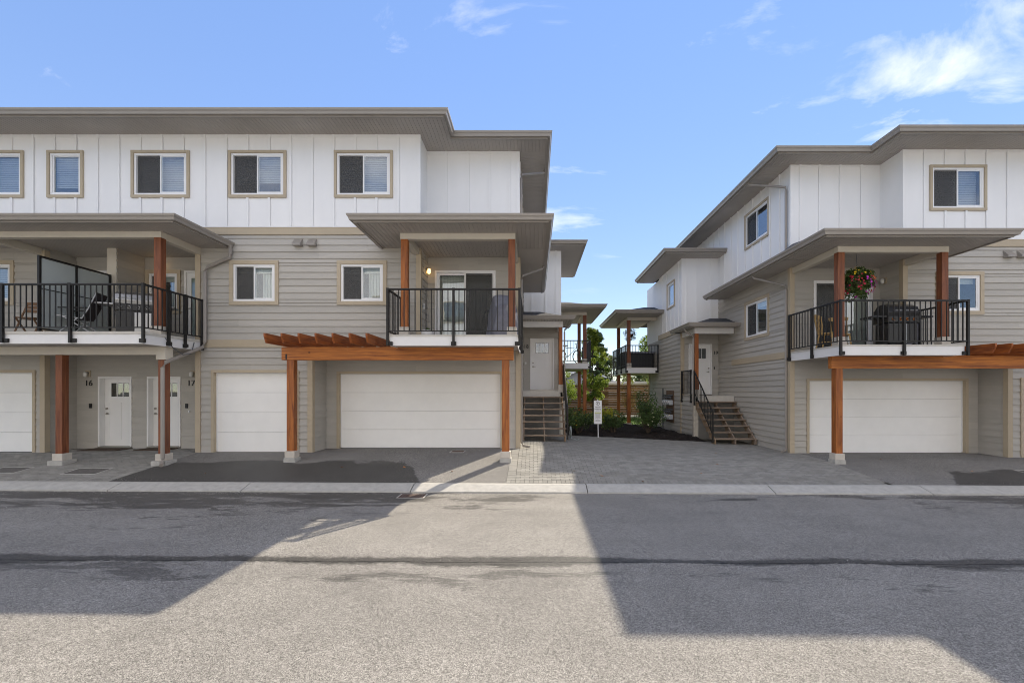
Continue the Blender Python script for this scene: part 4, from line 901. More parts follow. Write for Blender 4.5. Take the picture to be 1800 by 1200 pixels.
    h.spout([(lx+.06, 12.08, 5.5), (lx+.06, 12.09, 5.28), (lx+.03, 12.1, 5.18), (-8.66, 12.1, 4.93), (-8.74, 12.1, 4.8), (-8.74, 12.1, 2.95), (-8.76, 12.05, 2.8), (-8.93, 11.05, 2.34), (-8.95, 10.98, 2.2), (-8.95, 10.98, .02), (-8.93, 10.93, -.06), (-8.82, 10.78, -.12)], .045)
    b(MB().tube([(-8.98, 10.6, 3.0), (-8.86, 10.9, 2.95), (-8.80, 11.1, 2.7), (-8.78, 11.4, 2.55), (-8.80, 11.7, 2.6), (-8.80, 11.8, 2.9)], .012, 6), 'loose_cable', 'pipe_grey')

HL = townhouse(ID, True, 'left townhouse block with entries 16, 17 and 18 and a wide shared balcony', (-8, 18, 0))
TR = TX(-1, 7.18, .4, -.19)
HR = townhouse(TR, False, 'right townhouse block with entry 19 and a flower basket over its balcony', (15, 18, -.19))
text('18', .2, (-.30, 18.25, 3.42), 'black', HL.root); text('19', .2, (7.46, 18.65, 3.2), 'black', HR.root)
HL.b(box(-.33, -.29, 18.26, 18.28, 2.72, 2.80), 'doorbell_button', 'vinyl'); HR.b(box(-.25, -.21, 18.26, 18.28, 2.72, 2.82), 'doorbell', 'black')
# gas meters on the lane wall of the right block (left-block coordinates, mirrored)
gm = HR.b(box(1.111, 1.135, 19.25, 20.35, .45, 1.85), 'meter_board', 'plywood')
for row, z in ((0, 1.35), (1, .72)):
    for k in range(4):
        y = 19.4+.27*k
        q = HR.b(MB().box(1.14, 1.32, y-.085, y+.085, z-.13, z+.08), 'gas_meter', 'meter_grey', gm, bevel=.02)
        HR.b(MB().tube([(1.325, y, z+.0), (1.345, y, z+.0)], .055, 12), 'dial', 'sign_white', q)
        HR.b(MB().tube([(1.23, y-.05, z+.08), (1.23, y-.05, z+.26), (1.17, y-.05, z+.30)], .02, 6), 'riser_pipe', 'pipe_grey', q)
        HR.b(MB().lathe([(.01, 0), (.06, .01), (.075, .04), (.06, .07), (.01, .08)], (1.23, y+.05, z+.16), 10), 'regulator', 'pipe_grey', q)
    HR.b(MB().tube([(1.17, 19.3, z+.30), (1.17, 20.75, z+.30)], .026, 8), 'manifold_pipe', 'pipe_grey', gm)
HR.b(MB().tube([(1.17, 20.75, 1.95), (1.17, 20.75, .05)], .03, 8), 'supply_pipe', 'pipe_grey', gm)
HL.b(MB().box(-3.03, -3.0, 12.5, 12.58, 3.9, 4.05), 'socket_cover', 'vinyl')

# ------------------------------------------------------------ house across the street (seen in the windows)
oh = tag(empty('townhouse', (0, -8, -.5)), 'pale townhouse row across the street mirrored in the lower windows', 'townhouse')
q = MB()
hol = [(-14+4.0*k, -12.4+4.0*k, 6.2, 7.5) for k in range(8)]+[(-14+4.0*k, -12.4+4.0*k, 3.2, 4.5) for k in range(8)]
for r in rect_sub(-22, 24, -.5, 9.6, hol): q.box(r[0], r[1], -4.2, -4, r[2], r[3])
q.build('wall', 'white_board', oh)
box(-22, 24, -12, -4.35, -.5, 9.6).build('building_core', 'dark_room', oh)
for hh in hol:
    o = box(hh[0]-.08, hh[1]+.08, -3.99, -3.96, hh[2]-.08, hh[2]).box(hh[0]-.08, hh[1]+.08, -3.99, -3.96, hh[3], hh[3]+.08).box(hh[0]-.08, hh[0], -3.99, -3.96, hh[2], hh[3]).box(hh[1], hh[1]+.08, -3.99, -3.96, hh[2], hh[3]).build('window', 'trim', oh)
    box(hh[0], hh[1], -4.1, -4.09, hh[2], hh[3]).build('pane', 'glass', o)
MB().prism([(-22.8, -12.8), (24.8, -12.8), (24.8, -3.5), (-22.8, -3.5)], 'z', 9.6, 9.8).build('roof', 'shingle', oh)
for k in range(6): x = -18+7*k; box(x, x+4.6, -3.98, -3.94, -.45, 1.75).build('garage_door', 'garage_white', oh)
tag(sheet('opposite_driveway', None, -30, 30, -4, -3.2, 6, 2, -.12, 'concrete'), kind='structure')

# ------------------------------------------------------------ things on the ground
def cover(name, x, y, w_, d_, label, m='cast_iron', cat='drain cover', rim='concrete'):
    z = (gz(x, y) if y > KY else kz(x)-.115); e = tag(empty(name, (x, y, z)), label, cat)
    sl_ = (gz(x, y+.1)-gz(x, y-.1))/.2 if y > KY else 0
    e.rotation_euler = (math.atan(sl_), 0, 0)
    t = .022; q = MB().box(-w_/2-t, w_/2+t, -d_/2-t, -d_/2, -.05, .006).box(-w_/2-t, w_/2+t, d_/2, d_/2+t, -.05, .006).box(-w_/2-t, -w_/2, -d_/2, d_/2, -.05, .006).box(w_/2, w_/2+t, -d_/2, d_/2, -.05, .006); q.build('rim', rim, e, local=True)
    if name == 'storm_drain':
        box(-w_/2, w_/2, -d_/2, d_/2, -.05, -.03).build('sump', 'black', e, local=True)
        k = 9
        for i in range(k): x_ = lerp(-w_/2, w_/2, (i+.5)/k); box(x_-.018, x_+.018, -d_/2, d_/2, -.03, .003).build('grate_bar', 'rust_iron', e, local=True)
    else: box(-w_/2+.006, w_/2-.006, -d_/2+.006, d_/2-.006, -.05, .004).build('lid', m, e, local=True)
cover('utility_cover', -2.06, 12.35, .34, .34, 'square metal cover set in the asphalt before the double garage door', 'rust_iron', 'utility cover')
cover('utility_cover', -10.35, 10.55, .75, .42, 'long dark cover in the pavers between the two left brick-red posts', 'cast_iron', 'utility cover')
cover('utility_cover', -12.25, 10.62, .7, .42, 'dark cover in the pavers at the left edge of the picture', 'cast_iron', 'utility cover')
cover('storm_drain', -2.43, 9.12, .5, .34, 'rusty slotted storm drain in the road against the kerb', cat='storm drain', rim='concrete')
cover('utility_cover', 12.05, 10.9, .6, .4, 'pale-rimmed cover in the damp asphalt at the right edge of the picture', 'asphalt_drive', 'utility cover')
mat0 = box(-12.5, -11.45, 12.45, 13.0, .002, .018).build('doormat', 'mat_brown'); tag(mat0, 'brown doormat before the white door of number 16', 'doormat')
mat1 = box(-11.0, -10.15, 12.5, 13.0, .002, .022).build('doormat', 'mat_brown'); tag(mat1, 'thicker brown doormat behind the downspout before number 17', 'doormat')
lm = MB().add([(-.05, 0, .004), (-.02, -.03, .012), (.05, 0, .02), (-.01, .035, .014), (.0, 0, .002)], [(0, 1, 4), (1, 2, 4), (2, 3, 4), (3, 0, 4)]).mesh('fallen_leaf'); lm.materials.append(MATS['leaf_fall'])
for (x, y) in ((.95, 10.7), (1.55, 10.35), (-1.9, 10.6), (-4.6, 10.9), (-7.5, 10.4), (3.9, 10.6), (4.6, 11.4), (9.3, 12.2), (10.6, 11.0), (-3.1, 10.9), (5.2, 13.0), (2.4, 10.0)):
    z = (gz(x, y) if y > KY else kz(x)-.115); o = bpy.data.objects.new('fallen_leaf', lm); COL.objects.link(o); o.location = (x, y, z+.003); o.rotation_euler.z = random.uniform(0, 6); s_ = random.uniform(.6, 1.1); o.scale = (s_, s_, s_)
    tag(o, 'small dry orange-brown leaf lying flat on the paving', 'leaf', 'fallen leaves scattered on the paving')

grit = MB()                                  # sand and small stones swept against the kerb and the foot of the walls
for k in range(2600):
    x = random.uniform(-12, 12); q = random.random()
    if q < .7: y = 9.38-abs(random.gauss(0, .10)); z = kz(x)-.115
    elif q < .9: y = KY+.02+abs(random.gauss(0, .12)); z = gz(x, y)
    else: y = random.uniform(3, 9); z = kz(x)-.115
    r_ = random.uniform(.003, .009)*(1.3 if q > .9 else 1); a = random.uniform(0, 2)
    v = [(x+r_*math.cos(a+t), y+r_*math.sin(a+t)*.9, z) for t in (0, 2.1, 4.2)]+[(x, y, z+r_*.9)]
    grit.add(v, [(0, 1, 3), (1, 2, 3), (2, 0, 3)])
tag(grit.build('grit', 'concrete'), 'loose grit and small stones along the kerb edge', 'grit', kind='stuff')

# parking sign
sg = tag(empty('parking_sign', (2.36, 16.75, gz(2.36, 16.75))), 'white visitor parking sign on a thin white post at the planting bed', 'sign')
z0 = gz(2.36, 16.75)
MB().tube([(2.38, 16.76, z0-.2), (2.36, 16.76, z0+1.40)], .018, 8).build('post', 'sign_white', sg)
box(2.215, 2.505, 16.728, 16.738, z0+.50, z0+1.36).build('panel', 'sign_white', sg, bevel=.003)
q = MB()
for k in range(28):
    a, c = 2*math.pi*k/28, 2*math.pi*(k+1)/28; r0, r1 = .060, .072; cx, cz = 2.36, z0+1.255
    q.add([(cx+r0*math.cos(a), 16.726, cz+r0*math.sin(a)), (cx+r1*math.cos(a), 16.726, cz+r1*math.sin(a)), (cx+r1*math.cos(c), 16.726, cz+r1*math.sin(c)), (cx+r0*math.cos(c), 16.726, cz+r0*math.sin(c))], [(0, 1, 2, 3)])
q.build('circle_mark', 'sign_ink', sg)
for (s_, sz, dz) in (('P', .105, 1.255), ('VISITOR', .056, 1.11), ('PARKING', .056, 1.035)):
    text(s_, sz, (2.36, 16.726, z0+dz), 'sign_ink', sg, 'lettering', .0008, .0012)
box(2.245, 2.475, 16.7255, 16.7275, z0+.895, z0+.925).build('green_stripe', 'sign_green', sg)
q = MB()
for k, z in enumerate((.955, .86, .835, .81, .785, .76, .735, .71)):
    w_ = (.09, .10, .085, .1, .09, .1, .08, .1)[k]; q.box(2.36-w_, 2.36+w_, 16.7258, 16.7275, z0+z, z0+z+.007)
q.box(2.27, 2.45, 16.7258, 16.7275, z0+.60, z0+.607)
q.prism([(2.25, z0+.63), (2.32, z0+.655), (2.36, z0+.668), (2.40, z0+.655), (2.47, z0+.63), (2.40, z0+.642), (2.36, z0+.648), (2.32, z0+.642)], 'y', 16.7258, 16.7275)
q.build('small_print', 'pipe_grey', sg)

# garden hose coiled by the left stairs
pts = []
for k in range(90): a = k*.42; pts.append((1.28+.02*math.sin(k), 15.75+.17*math.cos(a)+.0012*k, .20+.17*math.sin(a)+.0005*k))
pts += [(1.3, 15.6, .02), (1.45, 15.3, .0), (1.55, 15.5, .0)]
tag(MB().tube(pts, .012, 6).build('garden_hose', 'hose', smooth=True), 'pale coiled garden hose beside the foot of the left stairs', 'hose')

# ------------------------------------------------------------ balcony furniture
def grill(name, loc, rz, label, body, shelf, open_cart, knobs):
    e = tag(empty(name, loc, rz), label, 'barbecue')
    def p(q, n_, m_, bev=.006): return q.build(n_, m_, e, local=True, bevel=bev)
    if open_cart: p(MB().box(-.36, .36, -.24, .24, .12, .62), 'cart', body)
    else: p(MB().box(-.36, .36, -.24, .24, .08, .64), 'cabinet', body); p(box(-.34, -.005, -.252, -.24, .12, .6), 'cabinet_door', body); p(box(.005, .34, -.252, -.24, .12, .6), 'cabinet_door', shelf)
    p(MB().box(-.40, .40, -.27, .27, .64, .80), 'firebox', body)
    p(MB().prism([(-.26, .80), (-.29, .9), (-.22, 1.05), (-.05, 1.13), (.12, 1.11), (.26, .98), (.27, .80)], 'x', -.40, .40), 'lid', body if open_cart else shelf, .012)
    p(MB().tube([(-.28, -.30, .93), (-.28, -.345, .93), (.28, -.345, .93), (.28, -.30, .93)], .013, 8), 'lid_handle', 'steel', 0)
    p(box(-.78, -.41, -.24, .24, .77, .81), 'side_shelf', shelf if not open_cart else body); p(box(.41, .78, -.24, .24, .77, .81), 'side_shelf', shelf if not open_cart else body)
    for k in range(4):
        x = -.27+.18*k; p(MB().tube([(x, -.27, .72), (x, -.285, .72)], .036, 14), 'knob_ring', knobs, 0); p(MB().tube([(x, -.285, .72), (x, -.315, .72)], .026, 12), 'knob', 'black', 0)
    for (x, y) in ((-.32, -.2), (.32, -.2), (-.32, .2), (.32, .2)): p(MB().tube([(x-.02, y, .055), (x+.02, y, .055)], .055, 12), 'wheel', 'black', 0)
    if open_cart: p(MB().box(-.02, .07, -.27, -.241, .12, .6), 'centre_column', 'meter_grey')
    return e
zfl = 2.965
grill('barbecue_grill', (9.55, 12.0, zfl-.19), 0, 'black gas barbecue with orange-ringed knobs on the right balcony', 'grill_black', 'grill_black', True, 'grill_orange')
grill('barbecue_grill', (-10.0, 11.5, 2.985), R(25), 'steel barbecue with pale side shelf on the wide left balcony', 'grill_black', 'steel', False, 'steel')
# small black box on the right balcony beside the barbecue
st = tag(empty('storage_stand', (10.35, 12.75, zfl-.19)), 'grey lidded patio bin behind the black barbecue', 'storage bin')
MB().prism([(-.25, 0), (.25, 0), (.28, .72), (-.28, .72)], 'y', -.22, .22).build('bin', 'cover_grey', st, local=True, bevel=.02); box(-.3, .3, -.25, .25, .72, .78).build('lid', 'grill_black', st, local=True, bevel=.015)
# covered barbecue on the middle balcony
ce = tag(empty('covered_barbecue', (-.86, 12.2, zfl), R(-74)), 'barbecue under a grey fabric cover on the middle balcony', 'barbecue')
nu, nv = 40, 28; v, f = [], []
def top_z(x): return .88+.34*max(0, 1-(abs(x)/.36)**4)
for i in range(nu+1):                       # cloth hanging over lid and side shelves, with folds
    x = lerp(-.62, .62, i/nu); zt = top_z(x)
    for j in range(nv+1):
        t = j/nv*2-1; a = abs(t)
        if a < .45: y = .25*(t/.45); z = zt-.05*(a/.45)**3
        else: u = (a-.45)/.55; y = math.copysign(.25+.06*u+.022*math.sin(11*x+2*u)*u+.015*math.sin(23*x)*u, t); z = lerp(zt-.05, .1+.03*math.sin(7*x), u)
        xx = x*(1+.05*(1-z))+.012*math.sin(9*z+4*t); v.append((xx, y+.012*math.sin(8*z+5*x), z+.012*math.sin(9*x+3*t)))
f = [(i*(nv+1)+j, (i+1)*(nv+1)+j, (i+1)*(nv+1)+j+1, i*(nv+1)+j+1) for i in range(nu) for j in range(nv)]+[tuple(range(nv+1)), tuple(range(nu*(nv+1), (nu+1)*(nv+1)))[::-1]]
MB().add(v, f).build('cover', 'cover_grey', ce, local=True, smooth=True)
MB().tube([(-.3, -.34, .82), (-.32, -.40, .80), (.05, -.40, .78), (.08, -.34, .8)], .014, 6).build('strap', 'grill_black', ce, local=True)
# flower pot on the middle balcony
pe = tag(empty('flower_pot', (-2.62, 11.25, zfl)), 'low white flower pot with a small plant on the middle balcony', 'flower pot')
MB().lathe([(.06, 0), (.13, .03), (.16, .10), (.165, .16), (.15, .165), (.12, .12), (.01, .12)], (0, 0, 0), 20).build('bowl', 'pot_white', pe, local=True, smooth=True)

def leaf_cloud(centers, n, size, seed, flat=.0, droop=0, sizes=None, shape='leaf'):
    """many small leaf-shaped faces through a set of blobs: (x,y,z,rx,ry,rz)"""
    g = np.random.default_rng(seed); c = np.array([q[:3] for q in centers]); r = np.array([q[3:6] for q in centers])
    wt = r.prod(axis=1)**(2/3); wt /= wt.sum(); idx = g.choice(len(c), n, p=wt)
    d = g.normal(size=(n, 3)); d /= np.linalg.norm(d, axis=1)[:, None]; rad = g.uniform(.35, 1.0, n)**.5
    P = c[idx]+d*rad[:, None]*r[idx]*g.uniform(.82, 1.12, (n, 1))
    nr = d*.7+g.normal(size=(n, 3))*.75+np.array([0, 0, .35]); nr /= np.linalg.norm(nr, axis=1)[:, None]
    u = np.cross(nr, g.normal(size=(n, 3))); u /= np.linalg.norm(u, axis=1)[:, None]; w_ = np.cross(nr, u)
    s_ = (size*g.uniform(.6, 1.35, n))[:, None]
    V = np.stack([P-u*s_, P+w_*s_*.45+nr*s_*.12, P+u*s_, P-w_*s_*.45+nr*s_*.12], 1).reshape(-1, 3)
    tone = np.clip(g.normal(.45, .22, n)+.22*np.sin(c[idx][:, 0]*7+c[idx][:, 2]*5), 0, 1)
    return V, np.arange(4*n).reshape(-1, 4), tone
def leaf_obj(name, m, parent, data):
    V, F, tone = data; me = bpy.data.meshes.new(name); me.vertices.add(len(V)); me.vertices.foreach_set('co', V.ravel().astype(np.float32))
    k = len(F); me.loops.add(4*k); me.loops.foreach_set('vertex_index', F.ravel().astype(np.int32)); me.polygons.add(k)
    me.polygons.foreach_set('loop_start', np.arange(0, 4*k, 4, dtype=np.int32)); me.update(calc_edges=True)
    a = me.attributes.new('tone', 'FLOAT', 'FACE'); a.data.foreach_set('value', tone.astype(np.float32)); me.materials.append(MATS[m])
    o = bpy.data.objects.new(name, me); link(o, parent); return o
V, F, T_ = leaf_cloud([(-2.62, 11.25, zfl+.17, .1, .1, .06)], 60, .035, 5); leaf_obj('plant', 'leaf_basket', pe, (V, F, T_))

# hanging flower baskets
def basket(loc, ztop, rad, seed, label, colours, n_leaf, nf):
    e = tag(empty('hanging_basket', loc), label, 'flower basket'); x, y, z = loc
    q = MB()
    for k in range(3): a = 2.1*k+.4; q.tube([(x+rad*.5*math.cos(a), y+rad*.5*math.sin(a), z), (x, y, z+rad*1.15)], .005, 5)
    q.build('chain', 'hook_yellow', e); MB().tube([(x, y, z+rad*1.12), (x+.03, y, z+rad*1.2), (x, y, ztop)], .008, 6).build('hook', 'pipe_grey', e)
    MB().lathe([(rad*.25, -rad*.45), (rad*.45, -rad*.3), (rad*.52, 0), (rad*.5, .01), (rad*.02, 0)], (x, y, z), 16).build('pot', 'mat_brown', e, smooth=True)
    g = random.Random(seed); cs = []
    for k in range(26):
        a, u = g.uniform(0, 6.3), g.uniform(-.95, .85); rr = rad*math.sqrt(max(.05, 1-u*u*.85))*g.uniform(.45, .85); cs.append((x+rr*math.cos(a), y+rr*math.sin(a), z+u*rad*.95, rad*.3, rad*.3, rad*.3))
    leaf_obj('foliage', 'leaf_basket', e, leaf_cloud(cs, n_leaf, rad*.085, seed))
    for k in range(nf):
        a = g.uniform(0, 6.3); u = g.uniform(-.7, .75); rr = rad*math.sqrt(1-u*u)*g.uniform(.95, 1.12); px, py, pz = x+rr*math.cos(a), y+rr*math.sin(a)*1.0, z+u*rad
        s_ = rad*g.uniform(.04, .068); q = MB(); ph = g.uniform(0, 6); dirv = Vector((math.cos(a), math.sin(a), u*.6+.2)).normalized(); t1 = dirv.orthogonal().normalized(); t2 = dirv.cross(t1)
        c0 = Vector((px, py, pz))
        for j in range(5):
            b0, b1 = ph+j*1.257-.62, ph+j*1.257+.62
            q.add([c0, c0+(t1*math.cos(b0)+t2*math.sin(b0))*s_+dirv*s_*.3, c0+(t1*math.cos((b0+b1)/2)+t2*math.sin((b0+b1)/2))*s_*1.25+dirv*s_*.35, c0+(t1*math.cos(b1)+t2*math.sin(b1))*s_+dirv*s_*.3], [(0, 1, 2, 3)])
        zone = (px-x)/rad; col = g.choice(colours)
        if len(colours) > 2:
            col = ('bloom_yellow' if u > .45 else 'bloom_orange' if (zone > .35 and u > .15) else 'bloom_magenta' if (zone > -.1 and u < .25 and g.random() < .75) else 'bloom_red')
        q.build('flower', col, e)
basket((8.32, 11.75, 4.40), 5.27, .40, 3, 'hanging basket of red, magenta and yellow flowers on the right balcony', ('bloom_red', 'bloom_magenta', 'bloom_orange'), 3400, 165)
basket((4.95, 23.4, 4.55), 5.3, .34, 8, 'dark leafy hanging basket under the far right balcony roof', ('bloom_red',), 900, 10)

# chairs
def spindle_chair(loc, rz, label):
    e = tag(empty('chair', loc, rz), label, 'chair', 'wooden chairs on the right balcony')
    def p(q, n_, m_='chair_wood', bev=0): return q.build(n_, m_, e, local=True, bevel=bev, smooth=False)
    p(box(-.21, .21, -.21, .21, .42, .455), 'seat', bev=.012)
    for sx in (-1, 1):
        p(MB().tube([(sx*.16, -.16, .42), (sx*.205, -.21, 0)], .019, 8), 'leg'); p(MB().tube([(sx*.15, .16, .42), (sx*.2, .23, 0)], .019, 8), 'leg')
        p(MB().tube([(sx*.19, .19, .45), (sx*.205, .27, .95)], .016, 8), 'back_post')
        p(MB().tube([(sx*.185, -.187, .2), (sx*.18, .197, .2)], .011, 6), 'stretcher')
    p(MB().tube([(-.18, 0, .2), (.18, 0, .2)], .011, 6), 'stretcher')
    p(MB().prism([(-.23, .88), (.23, .88), (.25, .97), (.12, .995), (-.12, .995), (-.25, .97)], 'y', .255, .28), 'crest_rail', bev=.006)
    for k in range(5): x = -.13+.065*k; p(MB().tube([(x*.9, .19, .45), (x, .235, .68), (x, .267, .89)], .009, 6), 'spindle')
spindle_chair((8.12, 12.55, zfl-.19), R(35), 'left one of two pale wooden spindle chairs behind the right balcony rail')
spindle_chair((8.68, 12.85, zfl-.19), R(-20), 'pale wooden spindle chair nearer the right balcony post')
def folding_chair(loc, rz):
    e = tag(empty('folding_chair', loc, rz), 'brown wooden folding chair at the far left behind the balcony rail', 'chair')
    def p(q, n_, m_='teak'): return q.build(n_, m_, e, local=True)
    for sx in (-1, 1):
        p(MB().tube([(sx*.2, -.22, 0), (sx*.2, .24, .88)], .02, 6), 'leg'); p(MB().tube([(sx*.17, .26, 0), (sx*.17, -.2, .46)], .02, 6), 'leg')
    for k in range(6): y = -.2+.075*k; p(box(-.2, .2, y, y+.06, .45, .47), 'slat')
    for k in range(3): z = .62+.1*k; y = .10+.052*k; p(box(-.2, .2, y, y+.02, z, z+.075), 'slat')
    p(MB().tube([(-.18, .2, .1), (.18, .2, .1)], .014, 6), 'stretcher')
folding_chair((-12.55, 11.35, 2.985), R(15))
def sling_chair(loc, rz, label):
    e = tag(empty('sling_chair', loc, rz), label, 'chair', 'dark sling chairs on the left balcony')
    def p(q, n_, m_): return q.build(n_, m_, e, local=True)
    prof = [(-.28, .44), (-.1, .41), (.18, .38), (.30, .62), (.46, 1.02)]
    v = [(x, a, b_) for x in (-.24, .24) for a, b_ in prof]+[(x, a, b_-.012) for x in (-.24, .24) for a, b_ in prof]; k = 5
    fs = [(i, i+1, k+i+1, k+i) for i in range(4)]+[(2*k+i, 3*k+i, 3*k+i+1, 2*k+i+1) for i in range(4)]+[(i, 2*k+i, 2*k+i+1, i+1) for i in range(4)]+[(k+i, k+i+1, 3*k+i+1, 3*k+i) for i in range(4)]
    p(MB().add(v, fs), 'sling', 'mesh_dark')
    for sx in (-.255, .255):
        p(MB().tube([(sx, a, b_) for a, b_ in prof], .014, 6), 'side_frame', 'alu')
        p(MB().tube([(sx, -.28, .0), (sx, .1, .39)], .013, 6), 'leg', 'alu'); p(MB().tube([(sx, .42, 0), (sx, -.18, .42)], .013, 6), 'leg', 'alu'); p(MB().tube([(sx, -.26, .62), (sx, .28, .64)], .016, 6), 'armrest', 'black')
    p(MB().tube([(-.25, .42, .02), (.25, .42, .02)], .013, 6), 'cross_bar', 'alu'); p(MB().tube([(-.25, -.28, .02), (.25, -.28, .02)], .013, 6), 'cross_bar', 'alu')
sling_chair((-11.0, 11.0, 2.985), R(-70), 'dark sling chair beside the frosted privacy screen')
sling_chair((-10.35, 11.75, 2.985), R(60), 'dark sling chair between the privacy screen and the steel barbecue')
# dark tub on the far right balcony, chairs on the far left one
tb = tag(empty('hot_tub', (5.3, 23.9, 2.79)), 'dark square tub behind the far right balcony rail', 'hot tub')
box(-.75, .75, -1.0, 1.0, 0, .74).build('shell', 'tub_black', tb, local=True, bevel=.06); box(-.78, .78, -1.03, 1.03, .74, .83).build('lid', 'cover_grey', tb, local=True, bevel=.03)
bk = tag(empty('bicycle', (1.75, 22.2, 2.98), R(12)), 'dark bicycle standing on the far left balcony', 'bicycle')
for x in (-.5, .5):
    q = MB(); pts = [(x+.33*math.cos(a), 0, .34+.33*math.sin(a)) for a in [k*2*math.pi/24 for k in range(25)]]; q.tube(pts, .022, 6); q.build('wheel', 'black', bk, local=True)
MB().tube([(-.5, 0, .34), (-.08, 0, .32), (-.2, 0, .8), (-.5, 0, .34)], .016, 6).tube([(-.08, 0, .32), (.36, 0, .78), (-.18, 0, .74)], .018, 6).tube([(.5, 0, .34), (.36, 0, .8), (.34, 0, .95)], .016, 6).build('frame', 'grill_black', bk, local=True)
MB().tube([(.36, -.24, .98), (.33, 0, .96), (.36, .24, .98)], .013, 6).build('handlebar', 'black', bk, local=True); box(-.33, -.08, -.06, .06, .84, .89).build('saddle', 'black', bk, local=True, bevel=.02)

# ------------------------------------------------------------ planting
def shrub(x, y, w_, h_, seed, label, m, n_, size, blooms=None, nb=0, group='shrubs in the planting bed'):
    z = mz(x, y) if 1 < x < 6 else gz(x, y); e = tag(empty('shrub', (x, y, z)), label, 'shrub', group); g = random.Random(seed)
    q = MB(); cs = []
    for k in range(16):
        a = g.uniform(0, 6.3); r_ = g.uniform(.25, 1)*w_/2; tip = (x+r_*math.cos(a), y+r_*math.sin(a)*.8, z+h_*g.uniform(.45, 1.0)*(1.05-.35*(r_/(w_/2))**2))
        q.tube([(x+.06*math.cos(a), y+.06*math.sin(a), z-.03), (lerp(x, tip[0], .45), lerp(y, tip[1], .45), lerp(z, tip[2], .6)), tip], .011, 5, .004)
        cs.append((*tip, w_*.17, w_*.15, h_*.15)); cs.append((lerp(x, tip[0], .65), lerp(y, tip[1], .65), lerp(z, tip[2], .68), w_*.16, w_*.15, h_*.15))
    q.build('stems', 'bark', e); leaf_obj('foliage', m, e, leaf_cloud(cs, n_, size, seed))
    for k in range(nb):
        c = g.choice(cs); p_ = [c[i]+g.uniform(-1, 1)*c[3+i] for i in range(3)]; p_[1] -= c[4]*.6; s_ = g.uniform(.02, .04)
        MB().lathe([(.002, -s_*.6), (s_*.8, -s_*.2), (s_, s_*.3), (s_*.4, s_*.6), (.002, s_*.5)], p_, 7).build('flower', blooms, e)
    return e
shrub(1.75, 17.75, 1.25, 1.0, 11, 'dark green rose shrub between the left stairs and the parking sign', 'leaf_rose', 2600, .042, 'bloom_yellow', 3)
shrub(3.15, 18.0, .95, .85, 12, 'green leafy shrub just right of the parking sign', 'leaf_rose', 1800, .04)
shrub(3.0, 19.6, 1.5, 1.0, 13, 'yellow-green shrub behind the parking sign', 'leaf_yellow', 1900, .04)
shrub(4.55, 18.1, 1.5, 1.25, 14, 'dark green rose shrub with cream blooms near the gas meters', 'leaf_rose', 3000, .044, 'bloom_cream', 12)
shrub(4.9, 20.3, 1.2, 1.7, 15, 'tall pale-flowered shrub below the far right balcony', 'leaf_rose', 1500, .04, 'bloom_cream', 22)
shrub(1.9, 21.0, 1.3, .7, 16, 'low yellow-green shrub beneath the far left balcony', 'leaf_yellow', 1500, .04)

def tree(x, y, h_, crown, seed, label, m, n_, size, trunk_r=.07, blobs=60, low=.28, cone=False, cat='tree', name='tree', group='trees beyond the lane'):
    z = gz(x, y); e = tag(empty(name, (x, y, z)), label, cat, group); g = random.Random(seed)
    q = MB(); q.tube([(x, y, z-.2), (x+.03, y, z+h_*.35), (x-.02, y+.03, z+h_*.7), (x, y, z+h_*.95)], trunk_r, 9, trunk_r*.2); cs = []
    for k in range(blobs):
        t = g.uniform(low, .99); zz = z+h_*t; u = (t-low)/(1-low)
        R_ = crown*(1-u)**.8 if cone else crown*math.sin(math.pi*min(1, .22+.78*u))**.7
        a = g.uniform(0, 6.3); r_ = R_*math.sqrt(g.uniform(.1, 1)); p_ = (x+r_*math.cos(a), y+r_*math.sin(a), zz-(r_*.25 if cone else 0))
        s_ = crown*(.17 if cone else .24)*g.uniform(.7, 1.2); cs.append((*p_, s_, s_, s_*(.5 if cone else .85)))
        if k < 26: q.tube([(x, y, z+h_*max(low*.8, t-.12)), p_], trunk_r*.28, 5, trunk_r*.08)
    q.build('trunk', 'bark', e); leaf_obj('crown', m, e, leaf_cloud(cs, n_, size, seed)); return e
tree(3.3, 25.4, 5.4, .85, 21, 'young leafy maple tree with bright leaves behind the planting bed', 'leaf_maple', 9000, .06, .05, 90, .24)
tree(5.9, 42, 7.3, 2.0, 22, 'dark conifer rising behind the maple', 'leaf_conifer', 9000, .13, .16, 120, .1, True)
tree(1.4, 28.6, 3.2, 1.3, 23, 'bright bushy tree overhanging the fence under the left balcony', 'leaf_maple', 5000, .07, .05, 50, .3)
tree(9.1, 33, 7.4, 1.4, 24, 'green tree glimpsed beside the wall above the far right balcony', 'leaf_maple', 5000, .09, .1, 60, .25)
tree(10.6, 62, 6.8, 2.6, 25, 'olive green tree far off in the gap between the balconies', 'leaf_far', 5000, .16, .15, 60, .15)
tree(7.4, 58, 4.5, 1.5, 26, 'small distant conifer just right of the maple', 'leaf_conifer', 3000, .15, .12, 60, .08, True)
tree(14.5, 60, 5.8, 2.6, 27, 'olive green tree far off under the right balcony', 'leaf_far', 4000, .16, .15, 60, .15)
for k, (x, s_) in enumerate(((8.0, 31), (9.2, 32), (10.4, 33))):
    tree(x, 34.5+.2*k, 3.5, .85, s_, ('dense dark cedar at the left end of the hedge under the balcony', 'dense dark cedar in the middle of the hedge under the balcony', 'dense dark cedar nearest the wall in the hedge')[k], 'leaf_dark', 4200, .07, .07, 70, .03, True, 'tree', 'cedar_hedge_tree', 'cedar hedge beyond the fence')
shrub(6.4, 30.6, 1.3, 2.6, 41, 'bright yellow shrub poking over the wooden fence', 'leaf_yellow', 700, .08, group='shrubs beyond the fence')
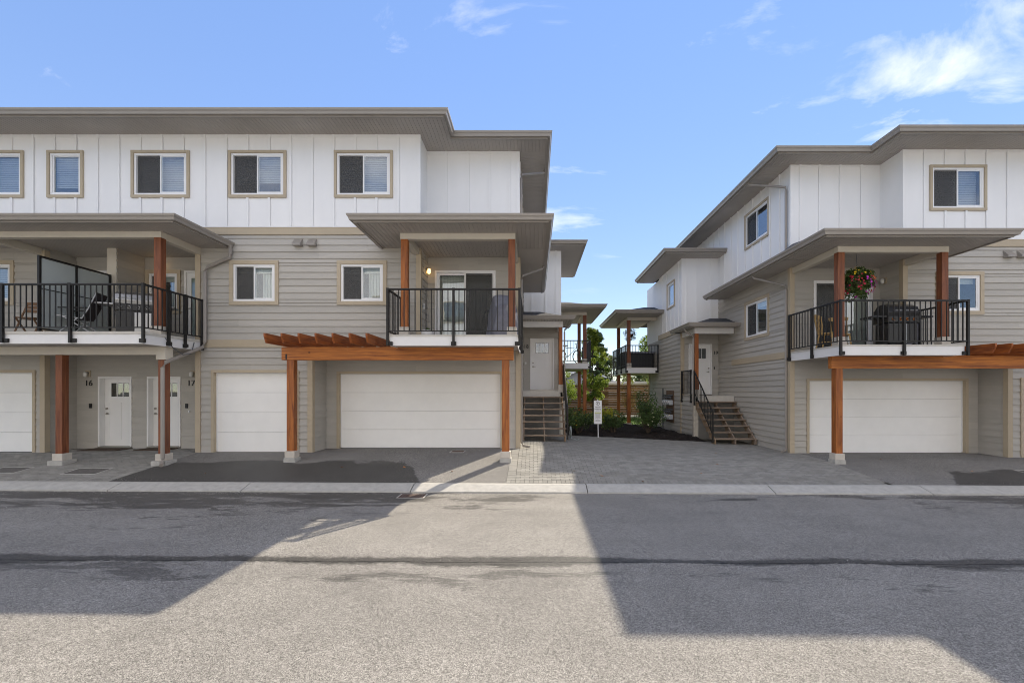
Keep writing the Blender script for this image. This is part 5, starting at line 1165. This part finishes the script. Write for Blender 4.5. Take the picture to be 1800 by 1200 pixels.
# a far belt of woodland closing the horizon
g = random.Random(5); cs = []
for k in range(260):
    x = -90+k*.75; cs.append((x, 130+g.uniform(-8, 8), g.uniform(1.5, 5.5), 2.2, 2.2, g.uniform(1.5, 3)))
o = leaf_obj('far_woodland', 'leaf_far', None, leaf_cloud(cs, 24000, .34, 77)); tag(o, 'far belt of trees along the horizon', 'woodland', kind='stuff')

# ------------------------------------------------------------ wooden fence and the neighbour's house
fe = tag(empty('wooden_fence', (4, 30, 0)), 'weathered brown horizontal board fence across the end of the lane', 'fence')
fy = 29.9; px_ = [-2.2, -.1, 2.0, 4.1, 6.2, 8.3, 10.4]
for x in px_: box(x-.06, x+.06, fy-.09, fy+.03, -.3, 2.12).build('post', 'fence_post', fe)
fm = box(-.5, .5, -.011, .011, 0, .135).mesh('board'); fm.materials.append(MATS['fence_board'])
for a, c in zip(px_[:-1], px_[1:]):
    for k in range(13):
        o = inst('board', fm, fe, ((a+c)/2, fy+.05+random.uniform(-.008, .008), .06+.152*k), 0, (c-a-.01, 1, 1), random.uniform(-.003, .003))
    box(a+.07, c-.07, fy-.05, fy+.02, 2.03, 2.07).build('cap_rail', 'fence_post', fe)
nh = tag(empty('neighbour_house', (5.6, 48, -.1)), 'pale grey gabled house beyond the fence', 'house')
MB().prism([(3.5, -.2), (8.3, -.2), (8.3, 2.45), (5.2, 3.95), (3.5, 3.0)], 'y', 47, 56).build('wall', 'house_grey', nh)
q = MB()
for k in range(18): z = .1+.2*k; q.box(3.45, min(8.3, 8.3 if z < 2.4 else 8.3-(z-2.4)*2.05), 46.985, 46.999, z, z+.17)
q.build('siding', 'house_grey', nh)['kind'] = 'stuff'
MB().prism([(8.75, 2.32), (8.75, 2.45), (5.2, 4.18), (1.8, 2.5), (1.8, 2.37), (5.2, 4.02)], 'y', 46.4, 56.5).build('roof', 'white_board', nh)
MB().box(5.3, 9.2, 33.2, 33.5, 2.20, 2.34).box(5.5, 9.0, 33.3, 33.4, 0, 2.2).build('garden_shed', 'white_board').name = 'garden_shed'
sh = bpy.data.objects['garden_shed']; tag(sh, 'white-topped low shed wall just beyond the fence', 'shed')
